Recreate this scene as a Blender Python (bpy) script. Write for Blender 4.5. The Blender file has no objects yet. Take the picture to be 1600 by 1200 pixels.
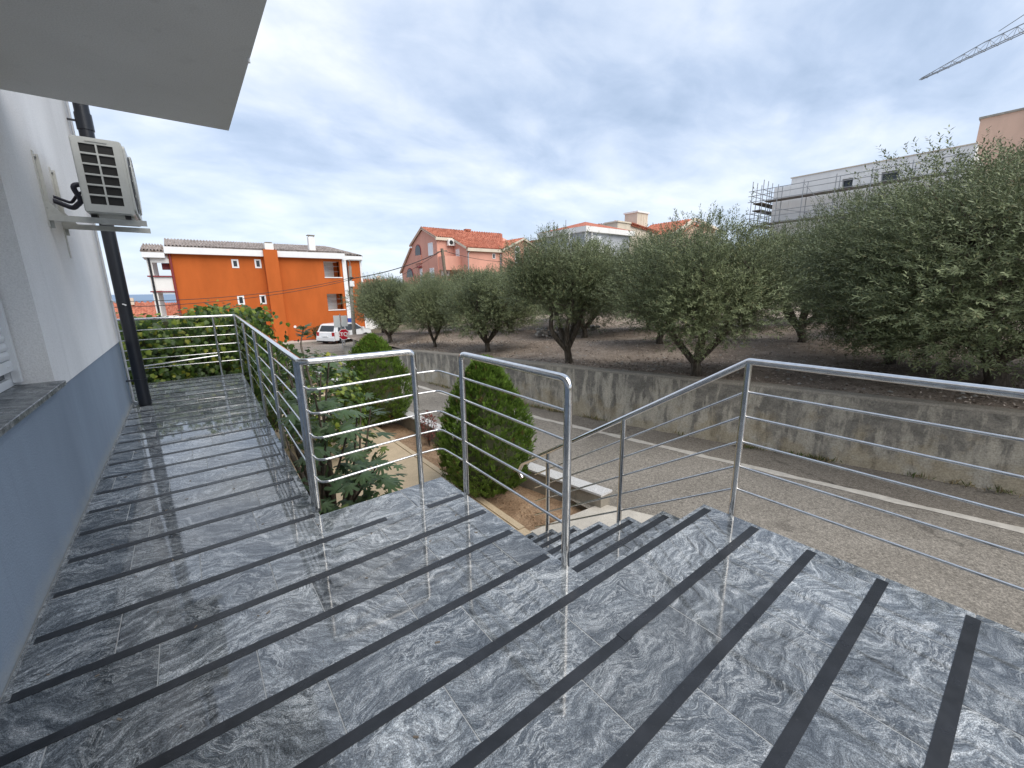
import bpy, math, random
import numpy as np
from mathutils import Vector, Matrix
random.seed(7)
RNG = np.random.default_rng(7)
PI = math.pi
scene = bpy.context.scene
COL = scene.collection

# ---------------------------------------------------------------- camera
cam_d = bpy.data.cameras.new('camera')
cam_d.sensor_width = 36.0
cam_d.lens = 14.58
cam_d.clip_start = 0.05
cam_d.clip_end = 60000
cam = bpy.data.objects.new('camera', cam_d)
COL.objects.link(cam)
CAM_R = Matrix(((0.79195, 0.14853, -0.59222), (-0.61046, 0.16996, -0.77361), (-0.01425, 0.97420, 0.22528)))
def _ortho():
    up = Vector((-36.0, 2830.0, 648.0)).normalized()
    y = Vector((-517.0, 143.0, -648.0)); y = (y - up * y.dot(up)).normalized()
    x = y.cross(up)
    return Matrix((x, y, up))
CAM_R = _ortho()
cam.matrix_world = Matrix.Translation((0, 0, 1.5)) @ CAM_R.to_4x4()
scene.camera = cam

# ---------------------------------------------------------------- sky
SUN_EL, SUN_AZ = math.radians(50), math.radians(172)      # azimuth from +Y towards +X
world = bpy.data.worlds.new('World'); scene.world = world
world.use_nodes = True
wt = world.node_tree; wt.nodes.clear()
def wn(t, **k):
    n = wt.nodes.new(t)
    for a, b in k.items(): setattr(n, a, b)
    return n
sky = wn('ShaderNodeTexSky', sky_type='NISHITA', sun_disc=False, sun_elevation=SUN_EL, sun_rotation=SUN_AZ)
tc = wn('ShaderNodeTexCoord'); sep = wn('ShaderNodeSeparateXYZ')
wt.links.new(tc.outputs['Generated'], sep.inputs[0])
def wmath(op, a, b=None):
    n = wn('ShaderNodeMath', operation=op)
    for i, s in enumerate((a, b)):
        if s is None: continue
        if isinstance(s, (int, float)): n.inputs[i].default_value = s
        else: wt.links.new(s, n.inputs[i])
    return n.outputs[0]
zc = wmath('ADD', wmath('MAXIMUM', sep.outputs[2], 0.0), 0.26)
cmb = wn('ShaderNodeCombineXYZ')
wt.links.new(wmath('DIVIDE', sep.outputs[0], zc), cmb.inputs[0])
wt.links.new(wmath('DIVIDE', sep.outputs[1], zc), cmb.inputs[1])
def wnoise(scale, detail, rough, dist, off):
    mp = wn('ShaderNodeMapping'); mp.inputs['Location'].default_value = off
    mp.inputs['Rotation'].default_value = (0, 0, 0.5); mp.inputs['Scale'].default_value = (1.0, 1.35, 1)
    wt.links.new(cmb.outputs[0], mp.inputs[0])
    n = wn('ShaderNodeTexNoise'); n.inputs['Scale'].default_value = scale; n.inputs['Detail'].default_value = detail
    n.inputs['Roughness'].default_value = rough; n.inputs['Distortion'].default_value = dist
    wt.links.new(mp.outputs[0], n.inputs['Vector']); return n.outputs['Fac']
def wramp(fac, stops):
    r = wn('ShaderNodeValToRGB'); wt.links.new(fac, r.inputs[0]); e = r.color_ramp.elements
    while len(e) < len(stops): e.new(0.5)
    for x, (p, c) in zip(e, stops): x.position = p; x.color = (*c, 1)
    return r.outputs[0]
def wmix(f, a, b):
    m = wn('ShaderNodeMix', data_type='RGBA')
    for i, s in ((0, f), (6, a), (7, b)):
        if isinstance(s, float): m.inputs[i].default_value = s
        elif isinstance(s, tuple): m.inputs[i].default_value = (*s, 1)
        else: wt.links.new(s, m.inputs[i])
    return m.outputs[2]
n1 = wnoise(1.35, 9, 0.52, 0.35, (3.1, 1.7, 0)); n2 = wnoise(3.4, 8, 0.55, 0.4, (8.4, 2.2, 0)); n3 = wnoise(0.42, 3, 0.5, 0.0, (1.3, 5.2, 0))
mixn = wmath('ADD', wmath('ADD', wmath('MULTIPLY', n1, 0.60), wmath('MULTIPLY', n2, 0.26)), wmath('MULTIPLY', n3, 0.16))
cloud = wramp(mixn, [(0.37, (1.85, 2.35, 3.15)), (0.45, (2.4, 2.9, 3.75)), (0.51, (2.95, 3.4, 4.15)), (0.565, (3.5, 3.85, 4.45)), (0.64, (4.4, 4.6, 4.85))])
hz = wramp(sep.outputs[2], [(0.0, (1, 1, 1)), (0.30, (0, 0, 0))])
cloud2 = wmix(wmath('MULTIPLY', hz, 0.62), cloud, (3.65, 4.1, 4.75))
final = wmix(0.90, sky.outputs[0], cloud2)
bg = wn('ShaderNodeBackground'); bg.inputs['Strength'].default_value = 0.1
wt.links.new(final, bg.inputs[0])
wo = wn('ShaderNodeOutputWorld'); wt.links.new(bg.outputs[0], wo.inputs[0])

# ---------------------------------------------------------------- sun, exposure
sd = bpy.data.lights.new('sun', 'SUN'); sd.energy = 1.5; sd.angle = math.radians(60); sd.color = (1.0, 0.93, 0.83)
so = bpy.data.objects.new('sun', sd); COL.objects.link(so)
sdir = Vector((math.sin(SUN_AZ) * math.cos(SUN_EL), math.cos(SUN_AZ) * math.cos(SUN_EL), math.sin(SUN_EL)))
so.rotation_euler = sdir.to_track_quat('Z', 'Y').to_euler()
so.location = sdir * 60
vs = scene.view_settings
vs.view_transform = 'Standard'; vs.look = 'None'; vs.exposure = 1.28; vs.gamma = 1.0; vs.use_curve_mapping = False

# ---------------------------------------------------------------- materials
def lin(r, g, b):
    f = lambda c: (c / 255 / 12.92) if c / 255 <= 0.04045 else ((c / 255 + 0.055) / 1.055) ** 2.4
    return (f(r), f(g), f(b))
class NT:
    def __init__(s, name):
        s.m = bpy.data.materials.new(name); s.m.use_nodes = True; s.t = s.m.node_tree; s.t.nodes.clear()
        s.o = s.t.nodes.new('ShaderNodeOutputMaterial'); s.p = s.t.nodes.new('ShaderNodeBsdfPrincipled')
        s.t.links.new(s.p.outputs[0], s.o.inputs[0])
    def n(s, t, **k):
        x = s.t.nodes.new(t)
        for a, b in k.items(): setattr(x, a, b)
        return x
    def L(s, a, b): s.t.links.new(a, b)
    def put(s, inp, v):
        if isinstance(v, (int, float)): inp.default_value = v
        elif isinstance(v, tuple): inp.default_value = (*v, 1) if len(v) == 3 and inp.type == 'RGBA' else v
        else: s.L(v, inp)
    def pos(s): return s.n('ShaderNodeNewGeometry').outputs['Position']
    def obj(s): return s.n('ShaderNodeTexCoord').outputs['Object']
    def math(s, op, a, b=None):
        x = s.n('ShaderNodeMath', operation=op); s.put(x.inputs[0], a)
        if b is not None: s.put(x.inputs[1], b)
        return x.outputs[0]
    def vmath(s, op, a, b):
        x = s.n('ShaderNodeVectorMath', operation=op); s.put(x.inputs[0], a)
        if op == 'SCALE': s.put(x.inputs[3], b)
        else: s.put(x.inputs[1], b)
        return x.outputs[0]
    def map(s, v, sc=(1, 1, 1), rot=(0, 0, 0), loc=(0, 0, 0)):
        x = s.n('ShaderNodeMapping'); s.L(v, x.inputs[0]); x.inputs['Scale'].default_value = sc
        x.inputs['Rotation'].default_value = rot; x.inputs['Location'].default_value = loc; return x.outputs[0]
    def noise(s, v, scale, detail=4, rough=0.5, dist=0.0, out='Fac'):
        x = s.n('ShaderNodeTexNoise'); s.L(v, x.inputs['Vector']); x.inputs['Scale'].default_value = scale
        x.inputs['Detail'].default_value = detail; x.inputs['Roughness'].default_value = rough; x.inputs['Distortion'].default_value = dist
        return x.outputs[out]
    def vor(s, v, scale, feature='F1', out='Distance'):
        x = s.n('ShaderNodeTexVoronoi', feature=feature); s.L(v, x.inputs['Vector']); x.inputs['Scale'].default_value = scale
        return x.outputs[out]
    def ramp(s, f, stops):
        r = s.n('ShaderNodeValToRGB'); s.L(f, r.inputs[0]); e = r.color_ramp.elements
        while len(e) < len(stops): e.new(0.5)
        for x, (p, c) in zip(e, stops):
            x.position = p; x.color = (*c, 1) if isinstance(c, tuple) else (c, c, c, 1)
        return r.outputs[0]
    def mix(s, f, a, b, mode='MIX'):
        x = s.n('ShaderNodeMix', data_type='RGBA', blend_type=mode); s.put(x.inputs[0], f); s.put(x.inputs[6], a); s.put(x.inputs[7], b)
        return x.outputs[2]
    def bump(s, h, strength=0.3, dist=0.01):
        x = s.n('ShaderNodeBump'); s.L(h, x.inputs['Height']); x.inputs['Strength'].default_value = strength; x.inputs['Distance'].default_value = dist
        s.L(x.outputs[0], s.p.inputs['Normal'])
    def fin(s, col=None, rough=None, metal=None, spec=None):
        if col is not None: s.put(s.p.inputs['Base Color'], col)
        if rough is not None: s.put(s.p.inputs['Roughness'], rough)
        if metal is not None: s.put(s.p.inputs['Metallic'], metal)
        if spec is not None: s.put(s.p.inputs['Specular IOR Level'], spec)
        return s.m
def mul(c, k): return tuple(x * k for x in c)
def plain(name, col, rough=0.6, metal=0.0, var=0.12, scale=3.0, bump=0.0, bscale=60, fine=0.05):
    s = NT(name); p = s.pos()
    a = s.noise(p, scale, 5, 0.6); b = s.noise(p, scale * 14, 3, 0.6)
    f = s.math('ADD', s.math('MULTIPLY', a, 0.7), s.math('MULTIPLY', b, 0.3))
    c = s.ramp(f, [(0.3, mul(col, 1 - var)), (0.7, mul(col, 1 + var * 0.7))])
    if bump: s.bump(s.noise(p, bscale, 4, 0.6), bump, 0.01)
    return s.fin(c, rough, metal)

def granite_mat(name='polished_grey_granite', rough=0.085, tint=(1, 1, 1)):
    s = NT(name)
    rnd = s.n('ShaderNodeObjectInfo').outputs['Random']
    off = s.n('ShaderNodeCombineXYZ')
    s.put(off.inputs[0], s.math('MULTIPLY', rnd, 37.0)); s.put(off.inputs[1], s.math('MULTIPLY', rnd, 91.0)); s.put(off.inputs[2], s.math('MULTIPLY', rnd, 13.0))
    p = s.vmath('ADD', s.obj(), off.outputs[0])
    rot = s.n('ShaderNodeVectorRotate', rotation_type='Z_AXIS'); s.L(p, rot.inputs[0]); s.put(rot.inputs['Angle'], s.math('ADD', s.math('MULTIPLY', s.math('FRACT', s.math('MULTIPLY', rnd, 17.0)), 1.0), -0.15))
    q = rot.outputs[0]
    w = s.vmath('SCALE', s.vmath('SUBTRACT', s.noise(q, 2.1, 2, 0.5, 0.3, 'Color'), (0.5, 0.5, 0.5)), 0.50)
    q2 = s.vmath('ADD', q, w)
    w2 = s.vmath('SCALE', s.vmath('SUBTRACT', s.noise(q2, 9.0, 2, 0.5, 0.0, 'Color'), (0.5, 0.5, 0.5)), 0.10)
    q3 = s.vmath('ADD', q2, w2)
    st = s.noise(s.map(q3, (1.4, 13, 13)), 1.8, 7, 0.62)         # drawn-out veins
    st2 = s.noise(s.map(q3, (5, 46, 46), loc=(4, 2, 1)), 1.7, 4, 0.6)
    grain = s.noise(q, 260, 3, 0.7); grain2 = s.noise(s.map(q3, (1, 2.5, 2.5)), 90, 3, 0.7)
    area = s.noise(q, 3.0, 2, 0.5)
    base = s.ramp(st, [(0.33, (0.045, 0.051, 0.056)), (0.47, (0.105, 0.115, 0.122)), (0.54, (0.185, 0.20, 0.207)), (0.60, (0.30, 0.315, 0.32)), (0.68, (0.50, 0.505, 0.50))])
    fine = s.ramp(st2, [(0.42, 0.0), (0.62, 1.0)])
    c = s.mix(s.math('MULTIPLY', fine, 0.30), base, (0.30, 0.32, 0.34))
    c = s.mix(s.ramp(area, [(0.42, 0.0), (0.7, 0.5)]), c, (0.052, 0.062, 0.075))
    rd = s.noise(s.map(q3, (1.3, 11, 11), loc=(7, 3, 5)), 1.5, 5, 0.58)
    thin = s.ramp(s.math('ABSOLUTE', s.math('SUBTRACT', rd, 0.52)), [(0.0, 1.0), (0.012, 0.75), (0.03, 0.0)])
    rd2 = s.noise(s.map(q3, (1.8, 19, 19), loc=(2, 9, 1)), 1.6, 4, 0.55)
    thin2 = s.ramp(s.math('ABSOLUTE', s.math('SUBTRACT', rd2, 0.5)), [(0.0, 0.8), (0.012, 0.5), (0.028, 0.0)])
    c = s.mix(s.math('MULTIPLY', s.math('MAXIMUM', thin, thin2), s.ramp(s.noise(q2, 4.0, 3), [(0.38, 0.0), (0.58, 0.75)])), c, (0.47, 0.48, 0.475))
    g = s.ramp(grain, [(0.40, 0.5), (0.5, 1.0), (0.60, 1.75)])
    c = s.mix(0.85, c, g, 'MULTIPLY')
    g2 = s.ramp(grain2, [(0.38, 0.6), (0.62, 1.4)])
    c = s.mix(0.9, c, g2, 'MULTIPLY')
    tone = s.math('ADD', s.math('MULTIPLY', s.math('FRACT', s.math('MULTIPLY', rnd, 53.0)), 0.45), 0.66)
    tn = s.n('ShaderNodeCombineXYZ'); [s.put(tn.inputs[i], s.math('MULTIPLY', tone, tint[i])) for i in range(3)]
    c = s.mix(1.0, c, tn.outputs[0], 'MULTIPLY')
    wp = s.pos()
    smear = s.noise(s.map(wp, (1, 1, 1)), 5, 5, 0.65)
    s.put(s.p.inputs['Roughness'], s.ramp(smear, [(0.35, rough * 0.8), (0.7, rough * 2.2)]))
    s.p.inputs['Specular IOR Level'].default_value = 0.85
    bn = s.n('ShaderNodeBump'); s.L(s.noise(wp, 2.2, 2, 0.5), bn.inputs['Height']); bn.inputs['Strength'].default_value = 0.12; bn.inputs['Distance'].default_value = 0.01
    s.L(bn.outputs[0], s.p.inputs['Normal'])
    return s.fin(c)
M = {}
M['granite'] = granite_mat(rough=0.034, tint=(0.97, 0.99, 1.015))
M['granite_rough'] = granite_mat('honed_granite', 0.3)
M['grout'] = plain('cement_grout', (0.40, 0.41, 0.41), 0.8)
def strip_mat():
    s = NT('grip_tape'); p = s.pos()
    c = s.ramp(s.noise(p, 7, 5, 0.65), [(0.35, (0.009, 0.010, 0.012)), (0.7, (0.026, 0.028, 0.033))])
    dust = s.ramp(s.noise(p, 60, 5, 0.75), [(0.62, 0.0), (0.72, 0.35)])
    c = s.mix(dust, c, (0.16, 0.16, 0.16))
    s.bump(s.noise(p, 900, 2, 0.6), 0.25, 0.002)
    return s.fin(c, s.ramp(s.noise(p, 9, 3), [(0.3, 0.24), (0.7, 0.42)]))
M['strip'] = strip_mat()
def stucco(name, col, streak=0.12, bscale=95, bump=0.55, dirt=None):
    s = NT(name); p = s.pos()
    big = s.noise(s.map(p, (1, 1, 0.35)), 1.1, 5, 0.6)
    c = s.ramp(big, [(0.3, mul(col, 1 - streak)), (0.65, mul(col, 1.04))])
    sp = s.ramp(s.noise(p, 140, 3, 0.7), [(0.35, 0.88), (0.55, 1.0), (0.7, 1.05)])
    c = s.mix(1.0, c, sp, 'MULTIPLY')
    drip = s.ramp(s.noise(s.map(p, (5, 5, 0.22)), 1.5, 5, 0.65), [(0.58, 0.0), (0.72, 0.30)])
    c = s.mix(drip, c, mul(col, 0.72))
    if dirt is not None:
        sx = s.n('ShaderNodeSeparateXYZ'); s.L(p, sx.inputs[0])
        k = s.ramp(s.math('SUBTRACT', s.math('MULTIPLY', s.noise(p, 7, 5, 0.7), 0.22), sx.outputs[2]), [(0.0, 0.0), (0.12, 0.65)])
        c = s.mix(k, c, dirt)
    s.bump(s.noise(p, bscale, 4, 0.65), bump, 0.008)
    return s.fin(c, 0.9, spec=0.2)
M['white_stucco'] = stucco('white_stucco', (0.89, 0.89, 0.89))
M['blue_stucco'] = stucco('blue_grey_stucco', (0.275, 0.335, 0.415), 0.16, dirt=(0.36, 0.37, 0.36))
M['soffit'] = stucco('soffit_plaster', (0.74, 0.745, 0.745), 0.05, 40, 0.12)
M['orange_wall'] = stucco('orange_render', (0.50, 0.122, 0.028), 0.14, 12, 0.2)
M['pink_wall'] = stucco('salmon_render', (0.70, 0.36, 0.275), 0.10, 12, 0.2)
M['peach_wall'] = stucco('peach_render', (0.62, 0.42, 0.32), 0.10, 12, 0.2)
M['cream_wall'] = stucco('cream_render', (0.68, 0.60, 0.49), 0.10, 12, 0.2)
M['white_far'] = stucco('white_render', (0.84, 0.83, 0.81), 0.08, 12, 0.2)
M['grey_far'] = stucco('grey_render', (0.46, 0.48, 0.51), 0.10, 12, 0.2)
M['white_paint'] = plain('white_paint', (0.78, 0.79, 0.80), 0.4, var=0.05)
M['pvc'] = plain('white_pvc', (0.76, 0.78, 0.80), 0.32, var=0.04)
M['ac_paint'] = plain('aged_ivory_enamel', (0.50, 0.515, 0.50), 0.4, var=0.10, scale=6)
M['ac_dark'] = plain('coil_black', (0.012, 0.012, 0.012), 0.5)
M['bracket'] = plain('painted_steel', (0.48, 0.49, 0.47), 0.45, var=0.2, scale=14)
M['black_pipe'] = plain('black_enamel', (0.010, 0.012, 0.018), 0.32, var=0.2)
M['rubber'] = plain('black_rubber', (0.012, 0.012, 0.014), 0.5)
def steel():
    s = NT('polished_steel'); p = s.pos()
    c = s.ramp(s.noise(p, 30, 4), [(0.3, (0.66, 0.65, 0.64)), (0.7, (0.80, 0.79, 0.78))])
    return s.fin(c, s.ramp(s.noise(p, 22, 4, 0.6), [(0.3, 0.08), (0.7, 0.18)]), 1.0)
M['steel'] = steel()
def asphalt(name, dark, mid, light, crack=True):
    s = NT(name); p = s.pos()
    patch = s.noise(p, 0.55, 6, 0.62, 0.4)
    c = s.ramp(patch, [(0.3, dark), (0.5, mid), (0.72, light)])
    agg = s.vor(s.vmath('ADD', p, s.vmath('SCALE', s.noise(p, 90, 2, 0.5, 0, 'Color'), 0.012)), 105, out='Color'); bw = s.n('ShaderNodeRGBToBW'); s.L(agg, bw.inputs[0])
    a2 = s.ramp(bw.outputs[0], [(0.2, 0.6), (0.5, 0.97), (0.85, 1.55)])
    c = s.mix(0.8, c, a2, 'MULTIPLY')
    sp = s.ramp(s.noise(p, 26, 5, 0.75), [(0.33, 0.55), (0.5, 1.0), (0.66, 1.35)])
    c = s.mix(0.8, c, sp, 'MULTIPLY')
    if crack:
        q = s.vmath('ADD', p, s.vmath('SCALE', s.noise(p, 1.6, 4, 0.6, 0, 'Color'), 0.9))
        d = s.vor(q, 0.30, 'DISTANCE_TO_EDGE')
        k = s.ramp(d, [(0.0, 1.0), (0.006, 0.75), (0.014, 0.0)])
        c = s.mix(s.math('MULTIPLY', k, s.ramp(s.noise(p, 0.8), [(0.47, 0.0), (0.6, 0.7)])), c, (0.045, 0.04, 0.035))
    s.bump(s.math('ADD', s.math('MULTIPLY', s.vor(p, 105), 0.6), s.noise(p, 30, 3)), 0.45, 0.006)
    return s.fin(c, 0.88, spec=0.25)
M['asphalt'] = asphalt('old_asphalt', (0.175, 0.158, 0.135), (0.23, 0.21, 0.182), (0.295, 0.27, 0.235))
M['shoulder'] = asphalt('worn_shoulder', (0.145, 0.128, 0.108), (0.19, 0.17, 0.145), (0.25, 0.225, 0.19))
M['line'] = plain('worn_line_paint', (0.52, 0.49, 0.44), 0.8, var=0.3, scale=9, bump=0.3)
def concrete(name, col, var=0.2, sc=4, sp=0.5):
    s = NT(name); p = s.pos()
    c = s.ramp(s.noise(p, sc, 8, 0.65, 0.3), [(0.3, mul(col, 1 - var)), (0.7, mul(col, 1 + var * 0.8))])
    c = s.mix(sp, c, s.ramp(s.noise(p, 70, 4, 0.75), [(0.36, 0.62), (0.5, 1.0), (0.64, 1.3)]), 'MULTIPLY')
    s.bump(s.noise(p, 60, 5, 0.7), 0.35, 0.006)
    return s.fin(c, 0.85, spec=0.25)
M['path'] = concrete('tan_washed_concrete', (0.50, 0.40, 0.275), 0.16, 2.4)
M['pale_concrete'] = concrete('pale_concrete', (0.47, 0.44, 0.39), 0.15)
M['kerb'] = concrete('grey_concrete', (0.30, 0.275, 0.24), 0.2)
M['block'] = concrete('concrete_block', (0.27, 0.245, 0.205), 0.2)
M['cap'] = concrete('speckled_granite_cap', (0.50, 0.50, 0.50), 0.08, 30, 0.8)
def stained():
    s = NT('stained_concrete'); p = s.pos()
    sepn = s.n('ShaderNodeSeparateXYZ'); s.L(p, sepn.inputs[0])
    h = s.n('ShaderNodeAttribute'); h.attribute_name = 'height'
    H = h.outputs['Fac']
    run = s.noise(s.map(p, (3.0, 3.0, 0.75)), 1.6, 7, 0.66, 0.3)         # runs of lime and algae
    blot = s.noise(s.map(p, (1, 1, 1.5)), 3.6, 7, 0.68, 0.5)
    fine = s.noise(p, 42, 5, 0.75)
    base = s.ramp(blot, [(0.28, (0.14, 0.13, 0.112)), (0.48, (0.22, 0.205, 0.178)), (0.66, (0.32, 0.295, 0.25))])
    pale = s.ramp(s.math('ADD', run, s.math('MULTIPLY', s.math('SUBTRACT', 0.5, H), 0.16)), [(0.45, 0.0), (0.50, 0.55), (0.60, 0.95)])
    far = s.noise(s.map(p, (1, 1, 0.1)), 0.28, 3)
    c = s.mix(s.math('MULTIPLY', pale, s.ramp(far, [(0.36, 0.6), (0.6, 1.0)])), base, (0.53, 0.485, 0.40))
    och = s.ramp(s.math('SUBTRACT', s.noise(p, 2.4, 5, 0.6), s.math('MULTIPLY', H, 0.42)), [(0.32, 0.0), (0.46, 0.75)])
    c = s.mix(s.math('MULTIPLY', och, 0.6), c, (0.34, 0.27, 0.16))
    c = s.mix(s.math('GREATER_THAN', H, 0.985), c, s.mix(blot, (0.24, 0.215, 0.18), (0.36, 0.33, 0.28)))
    c = s.mix(0.7, c, s.ramp(fine, [(0.36, 0.62), (0.5, 1.0), (0.66, 1.35)]), 'MULTIPLY')
    s.bump(s.math('ADD', fine, blot), 0.5, 0.012)
    return s.fin(c, 0.92, spec=0.2)
M['stained'] = stained()
def soilmat(name, a, b, c3, sc=3.0):
    s = NT(name); p = s.pos()
    c = s.ramp(s.noise(p, sc, 8, 0.7, 0.5), [(0.3, a), (0.5, b), (0.7, c3)])
    c = s.mix(0.8, c, s.ramp(s.noise(p, 45, 5, 0.8), [(0.33, 0.35), (0.5, 1.0), (0.66, 1.7)]), 'MULTIPLY')
    s.bump(s.noise(p, 25, 6, 0.75), 0.9, 0.03)
    return s.fin(c, 0.95, spec=0.1)
M['soil'] = soilmat('red_garden_soil', (0.17, 0.11, 0.07), (0.29, 0.195, 0.125), (0.42, 0.30, 0.20))
M['orchard'] = soilmat('orchard_floor', (0.20, 0.16, 0.128), (0.30, 0.245, 0.20), (0.42, 0.35, 0.29), 1.1)
M['terrain'] = soilmat('dry_scrub', (0.07, 0.075, 0.045), (0.13, 0.12, 0.08), (0.2, 0.17, 0.12), 0.08)
M['grass'] = soilmat('dry_verge', (0.05, 0.06, 0.03), (0.10, 0.10, 0.05), (0.2, 0.17, 0.10), 1.5)
def sea():
    s = NT('sea_water'); p = s.pos()
    c = s.ramp(s.noise(s.map(p, (0.002, 0.01, 1)), 1.0, 4), [(0.3, (0.12, 0.19, 0.29)), (0.7, (0.17, 0.25, 0.36))])
    return s.fin(c, 0.5, spec=0.3)
M['sea'] = sea()
def bark():
    s = NT('olive_bark'); p = s.obj()
    n = s.noise(s.map(p, (1, 1, 0.3)), 16, 7, 0.7, 0.6)
    c = s.ramp(n, [(0.3, (0.030, 0.024, 0.018)), (0.5, (0.095, 0.078, 0.060)), (0.7, (0.19, 0.165, 0.135))])
    s.bump(n, 1.0, 0.03)
    return s.fin(c, 0.9, spec=0.2)
M['bark'] = bark()
def leafmat(name, back=None, trans=0.2, rough=0.5):
    s = NT(name); a = s.n('ShaderNodeAttribute'); a.attribute_name = 'col'
    c = a.outputs['Color']
    if back:
        g = s.n('ShaderNodeNewGeometry'); c = s.mix(s.math('MULTIPLY', g.outputs['Backfacing'], 0.8), c, back)
    s.fin(c, rough, spec=0.35)
    tr = s.n('ShaderNodeBsdfTranslucent'); s.L(c, tr.inputs[0])
    mx = s.n('ShaderNodeMixShader'); mx.inputs[0].default_value = trans
    s.L(s.p.outputs[0], mx.inputs[1]); s.L(tr.outputs[0], mx.inputs[2]); s.L(mx.outputs[0], s.o.inputs[0])
    return s.m
M['olive_leaf'] = leafmat('olive_leaf', (0.20, 0.225, 0.145), 0.14, 0.5)
M['green_leaf'] = leafmat('green_leaf', None, 0.25, 0.42)
M['thuja'] = leafmat('thuja_spray', None, 0.2, 0.6)
def tiles(name, a, b, c3):
    s = NT(name); p = s.pos()
    v = s.vor(s.map(p, (4.5, 4.5, 3)), 1.0, out='Color'); bw = s.n('ShaderNodeRGBToBW'); s.L(v, bw.inputs[0])
    c = s.ramp(bw.outputs[0], [(0.2, a), (0.5, b), (0.8, c3)])
    c = s.mix(0.6, c, s.ramp(s.noise(p, 1.2, 5, 0.6), [(0.35, 0.7), (0.65, 1.2)]), 'MULTIPLY')
    return s.fin(c, 0.8, spec=0.2)
M['tiles_brown'] = tiles('weathered_roof_tiles', (0.20, 0.165, 0.145), (0.29, 0.245, 0.22), (0.39, 0.34, 0.31))
M['tiles_red'] = tiles('orange_roof_tiles', (0.31, 0.10, 0.06), (0.41, 0.14, 0.085), (0.50, 0.195, 0.125))
M['tiles_dull'] = tiles('dull_red_roof_tiles', (0.34, 0.10, 0.06), (0.44, 0.14, 0.085), (0.50, 0.20, 0.13))
M['glass'] = plain('dark_window_glass', (0.03, 0.035, 0.04), 0.08)
M['car_paint'] = plain('white_car_paint', (0.76, 0.77, 0.78), 0.22, var=0.03)
M['tail'] = plain('red_lamp_plastic', (0.40, 0.02, 0.02), 0.25)
M['stop_red'] = plain('sign_red', (0.42, 0.012, 0.03), 0.4, var=0.08)
M['blue'] = plain('blue_paint', (0.03, 0.06, 0.30), 0.6)
M['maroon'] = plain('maroon_paint', (0.22, 0.03, 0.035), 0.6)
M['galv'] = plain('galvanised_steel', (0.33, 0.34, 0.35), 0.45, 0.5, var=0.2)
M['board'] = plain('grey_sign_back', (0.48, 0.51, 0.52), 0.5, var=0.08)
M['wood'] = plain('weathered_wood', (0.20, 0.16, 0.12), 0.85, var=0.35, scale=8)
M['plank'] = plain('scaffold_plank', (0.16, 0.14, 0.12), 0.8, var=0.3)
M['wire'] = plain('wire_black', (0.02, 0.02, 0.02), 0.6)
M['stone'] = plain('limestone', (0.36, 0.335, 0.30), 0.9, var=0.3, scale=4)
M['litter'] = leafmat('dry_litter', None, 0.0, 0.9)
M['red_leaf'] = leafmat('russet_leaf', None, 0.2, 0.6)
M['core'] = plain('dark_foliage_core', (0.055, 0.06, 0.028), 0.95, var=0.4, scale=12)  # dark filler colour, stands in for the shaded inside of the foliage
M['foam'] = plain('cable_sleeve', (0.02, 0.02, 0.035), 0.5)

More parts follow.
